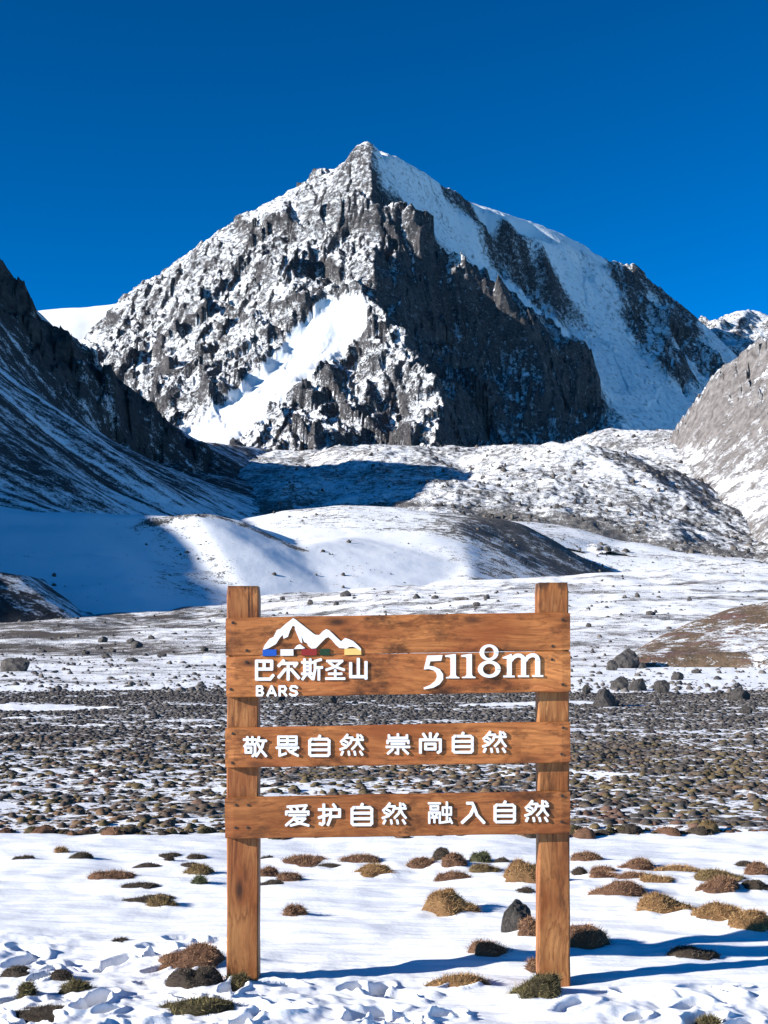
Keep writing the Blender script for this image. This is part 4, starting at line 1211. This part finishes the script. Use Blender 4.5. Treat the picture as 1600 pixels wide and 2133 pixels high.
bx, by = belt_positions()
o_ = np.argsort(by); bx = bx[o_]; by = by[o_]
size = 0.017 + 0.065 * RNG.random(len(bx)) ** 3.2 + 0.0010 * np.clip(by - 12, 0, 60)
inframe = (bx / by * F + CX > 4) & (bx / by * F + CX < 1596)
first = np.nonzero(inframe)[0][:300]
near_set = np.zeros(len(bx), bool); near_set[first] = True
protos = []
for k in range(12):
    protos.append(tussock_mesh('cushion_plant', 0.10, 0.085, 0.060 + 0.012 * (k % 3), ('brown', 'dark', 'olive', 'dark', 'brown', 'moss')[k % 6], 170, 900 + 13 * k, 0.022, 0.005))
for i in first:
    sc = size[i] / 0.10 * 1.35
    z = float(floor_height(np.array([bx[i]]), np.array([by[i]]))[0])
    o = link('cushion_plant', protos[int(RNG.integers(12))], None, (bx[i], by[i], z - 0.006), (0, 0, RNG.random() * 6.28), (sc * (1 + 0.5 * RNG.random()), sc, sc * (0.7 + 0.5 * RNG.random())))
    tag(o, 'small dark cushion plant at the near edge of the stony belt behind the sign', 'cushion plant', 'cushion plants along the near edge of the stony belt')


def domes(xx, yy, zz, rx, ry, h, tint, name, label):
    """many small low cushions or stones as one mesh"""
    n = len(xx); na = 7
    an = np.linspace(0, 2 * np.pi, na, endpoint=False)
    rot = RNG.random(n) * 6.28
    prof = ((1.0, -0.25), (0.86, 0.42), (0.45, 0.86))
    vs = []
    for q, (rad, hz) in enumerate(prof):
        jit = 1 + RNG.normal(0, 0.16, (n, na))
        a = an[None, :] + q * 0.4
        ex = rad * np.cos(a) * jit; ey = rad * np.sin(a) * jit
        X = xx[:, None] + rx[:, None] * (ex * np.cos(rot)[:, None] - ey * np.sin(rot)[:, None] * 0.6) + 0 * ex
        Y = yy[:, None] + ry[:, None] * (ex * np.sin(rot)[:, None] + ey * np.cos(rot)[:, None])
        Z = zz[:, None] + h[:, None] * (hz + (0.10 if q else 0.0) * RNG.normal(0, 1, (n, na)))
        vs.append(np.stack([X, Y, Z], 2))
    V = np.concatenate(vs + [np.stack([xx, yy, zz + h], 1)[:, None, :]], 1)          # n, 22, 3
    k = 3 * na + 1
    f = []
    for j in range(na):
        j2 = (j + 1) % na
        for q in (0, 1):
            f += [(q * na + j, q * na + j2, (q + 1) * na + j2), (q * na + j, (q + 1) * na + j2, (q + 1) * na + j)]
        f.append((2 * na + j, 2 * na + j2, 3 * na))
    f = np.array(f)
    Fc = (f[None] + (np.arange(n) * k)[:, None, None]).reshape(-1, 3)
    C = np.repeat(tint[:, None, :], k, 1) * (0.8 + 0.4 * RNG.random((n, k, 1)))
    C = np.concatenate([C, np.ones((n, k, 1))], 2).reshape(-1, 4)
    me = raw_mesh(name, V.reshape(-1, 3), Fc, M_CUSHION, None, True, C)
    return tag(link(name, me), label, kind='stuff')


M_CUSHION = tint_mat('dark_cushion_turf', 0.95, 60.0, 0.45, 0.5)
rest = ~near_set
rx_, ry_ = bx[rest], by[rest]; sz = size[rest]
lim = 70000
rx_, ry_, sz = rx_[:lim], ry_[:lim], sz[:lim]
zf = floor_height(rx_, ry_)
pal = np.array([(0.20, 0.125, 0.075), (0.125, 0.092, 0.070), (0.155, 0.115, 0.060), (0.080, 0.070, 0.064), (0.18, 0.108, 0.080)])
grey = np.array([(0.10, 0.090, 0.084), (0.072, 0.066, 0.066), (0.15, 0.132, 0.118)])
zone = fbm(rx_ / 3.2, ry_ / 5.0, 3, 431)
pick = np.clip(((zone + 0.6) / 1.2 * 5 + RNG.normal(0, 0.7, len(rx_))).astype(int), 0, 4)
far_w = np.clip((ry_ - 17) / 14 + RNG.normal(0, 0.25, len(rx_)), 0, 1)[:, None]
tint = pal[pick] * (1 - far_w) + grey[RNG.integers(0, 3, len(rx_))] * far_w
domes(rx_, ry_, zf - 0.008, sz * 1.25, sz, sz * (0.22 + 0.55 * RNG.random(len(sz)) ** 1.6), tint, 'cushion_plant_belt', 'dense belt of dark cushion plants and stones half buried in snow')

# stones strewn over the far valley floor
n = 7000
sy = 62 / np.maximum(0.17, 1 - RNG.random(n) * 0.83) ** 1.0
sx = ((RNG.random(n) * 1760 - 80) - CX) / F * sy
cl = fbm(sx / 16, sy / 20, 3, 441)
kp = (RNG.random(n) < 0.25 + 0.9 * np.clip(cl + 0.1, 0, 1)) & (sy < 330)
sx, sy = sx[kp], sy[kp]
ss = (0.05 + 0.16 * RNG.random(len(sx)) ** 3) * (0.6 + sy / 160)
domes(sx, sy, floor_height(sx, sy) - 0.02, ss * 1.2, ss, ss * (0.6 + 0.6 * RNG.random(len(sx))), grey[RNG.integers(0, 3, len(sx))] * 1.2, 'strewn_stones', 'grey stones strewn over the far snow of the valley floor')


for nm, cnt, s0, s1, lab in (('moraine_hump', 1500, 0.15, 0.75, 'small dark stones strewn over the snowy moraine humps'), ('rear_moraine', 2600, 0.35, 1.7, 'dark stones strewn over the rear moraine hills')):
    gx, gy_, gz = SURVEY[nm]
    cl = fbm(gx / 18, gy_ / 18, 3, 447) + 0.25 * sstep(14, 40, gx) + 0.15 * RNG.random(gx.shape)
    w = (np.clip(cl - 0.12, 0, 1) ** 1.3 + 0.004) * sstep(-75, -50, gx) + 1e-9
    w = w.ravel()
    ii = RNG.choice(gx.size, cnt, replace=False, p=w / w.sum())
    ss = s0 + (s1 - s0) * RNG.random(cnt) ** 4
    domes(gx.ravel()[ii], gy_.ravel()[ii], gz.ravel()[ii] - 0.05, ss, ss, ss * (0.7 + 0.6 * RNG.random(cnt)), grey[RNG.integers(0, 3, cnt)], 'strewn_stones', lab)


# ------------------------------------------------------------------ boulders
M_ROCK = None
t = NT('grey_boulder_rock')
p = t.pos(obj=True)
n1 = t.noise(p, 3.0, 7, 0.7); n2 = t.noise(p, 14.0, 4, 0.6)
inf = t.n('ShaderNodeObjectInfo')
c = t.mix(t.mapr(n1, 0.3, 0.7), (0.030, 0.027, 0.026), (0.19, 0.168, 0.155))
c = t.mix(t.math('MULTIPLY', t.mapr(n2, 0.5, 0.7), 0.5), c, t.mix(inf.outputs['Random'], (0.21, 0.165, 0.14), (0.13, 0.135, 0.105)))
M_ROCK = t.done(c, 0.9, t.bump(t.math('ADD', n1, t.math('MULTIPLY', n2, 0.4)), 0.9, 0.4), 0.2)


def boulder_mesh(seed, sub=3):
    rnd = random.Random(seed)
    bm = bmesh.new()
    bmesh.ops.create_icosphere(bm, subdivisions=sub, radius=1.0)
    cuts = [(Vector((rnd.gauss(0, 1), rnd.gauss(0, 1), rnd.gauss(0.25, 0.8))).normalized(), 0.62 + 0.3 * rnd.random()) for _ in range(13)]
    for v in bm.verts:
        for nrm, d in cuts:
            s = v.co.dot(nrm)
            if s > d:
                v.co -= nrm * (s - d) * 0.94
        v.co *= 1 + 0.10 * float(gnoise(np.array(v.co.x * 3 + seed), np.array(v.co.y * 3 + v.co.z * 2.1), 450))
    me = bpy.data.meshes.new('boulder')
    bm.to_mesh(me); bm.free()
    me.materials.append(M_ROCK)
    return me


BMESH = [boulder_mesh(40 + k) for k in range(9)]


def ground_hit(px, py):
    ys = np.geomspace(6, 420, 5000)
    xs = (px - CX) / F * ys
    g = floor_height(xs, ys, False)
    ray = EYE + (HY - py) / F * ys
    hit = np.nonzero(ray <= g)[0]
    y = ys[hit[0]] if len(hit) else 330.0
    return (px - CX) / F * y, y


ROCKS = [
 (28, 1399, 62, 34, 'large grey boulder at the left picture edge above the stony belt'),
 (214, 1338, 20, 12, 'small pointed rock, leftmost of the group on the far snow left of the sign'),
 (272, 1341, 20, 13, 'small rock behind the dark pointed one in the group left of the sign'),
 (284, 1350, 26, 14, 'dark pointed rock at the right of the group left of the sign'),
 (232, 1360, 24, 10, 'flat rock in the middle of the group left of the sign'),
 (178, 1364, 18, 8, 'small flat rock at the lower left of the group left of the sign'),
 (221, 1371, 24, 9, 'flat dark rock below the middle of the group left of the sign'),
 (274, 1378, 26, 8, 'long low rock at the bottom right of the group left of the sign'),
 (315, 1332, 14, 9, 'tiny rock at the upper right of the group left of the sign'),
 (425, 1356, 17, 10, 'single dark stone in the snow close to the left of the sign'),
 (335, 1368, 22, 8, 'low grey stone between the rock group and the sign'),
 (1306, 1392, 56, 44, 'large dark rock at the foot of the brown rise right of the sign'),
 (1276, 1396, 28, 20, 'pale rock leaning on the left of the large dark rock right of the sign'),
 (1338, 1393, 18, 12, 'small black rock beside the large dark one at the brown rise'),
 (1222, 1446, 18, 18, 'black pointed stone just right of the sign at the level of its lettering'),
 (1262, 1472, 58, 36, 'broad pinkish boulder in front of the cluster right of the sign'),
 (1292, 1436, 44, 26, 'pale slab behind the broad pinkish boulder right of the sign'),
 (1331, 1438, 42, 26, 'rounded olive grey boulder right of the pale slab'),
 (1380, 1444, 34, 32, 'upright grey boulder at the right of the boulder cluster'),
 (1414, 1416, 28, 16, 'grey rock behind the upright boulder at the right'),
 (1452, 1403, 20, 11, 'small black dome shaped rock in the snow at the right'),
 (1544, 1458, 46, 24, 'pale boulder in the snow near the right picture edge'),
 (1556, 1486, 28, 14, 'dark rock below the pale boulder near the right picture edge'),
 (1500, 1446, 20, 8, 'flat dark stone left of the pale boulder near the right edge'),
 (1466, 1476, 20, 8, 'flat dark stone at the edge of the stony belt at the right'),
 (1328, 1245, 12, 10, 'tiny black rock on the far snow right of the right post, left one of two'),
 (1437, 1252, 10, 9, 'tiny black rock on the far snow right of the right post, right one of two'),
 (1356, 1282, 22, 11, 'small grey rock on the far snow above the brown rise'),
 (1226, 1306, 12, 8, 'small black stone on the snow just right of the top board'),
 (720, 1242, 22, 13, 'pointed rock above the top board, behind the emblem'),
 (646, 1259, 14, 9, 'small rock above the top board, left of the pointed one'),
 (700, 1261, 12, 8, 'small rock close above the top board, below the pointed one'),
 (588, 1250, 12, 7, 'small rock above the top board, nearest the left post'),
 (868, 1247, 16, 9, 'dark rock above the middle of the top board, left one of a pair'),
 (906, 1248, 18, 7, 'low dark rock above the middle of the top board, right one of a pair'),
 (1015, 1248, 14, 10, 'round dark rock above the top board towards the right post'),
 (993, 1263, 16, 10, 'dark rock touching the top board edge towards the right post'),
 (582, 1462, 26, 18, 'small boulder seen in the gap under the word line of the emblem board'),
 (686, 1466, 30, 24, 'grey boulder seen in the gap between the upper boards'),
]
for k, (px, py, w, h, lab) in enumerate(ROCKS):
    x, y = ground_hit(px, py)
    s = y / F
    hw = w * s / 2; hh = h * s
    dd = hw * 0.85
    z = float(floor_height(np.array([x]), np.array([y + dd * 0.6]), False)[0])
    o = link('boulder', BMESH[k % 9], None, (x, y + dd * 0.6, z + hh * 0.22), (0, 0, (k * 2.4) % 6.28 * 0 + (0.5 if k % 2 else -0.4)), (hw * 1.15, dd * 1.1, hh * 0.85))
    tag(o, lab, 'boulder', 'boulders on the valley floor')

# the dark upright rock beside the right post
x, y = (1076 - CX) / F * gy(1950), gy(1950)
o = link('boulder', boulder_mesh(91, 4), None, (x, y + 0.07, 0.055), (0.1, -0.12, 0.6), (0.098, 0.085, 0.135))
tag(o, 'dark upright boulder in the snow just left of the right post', 'boulder')
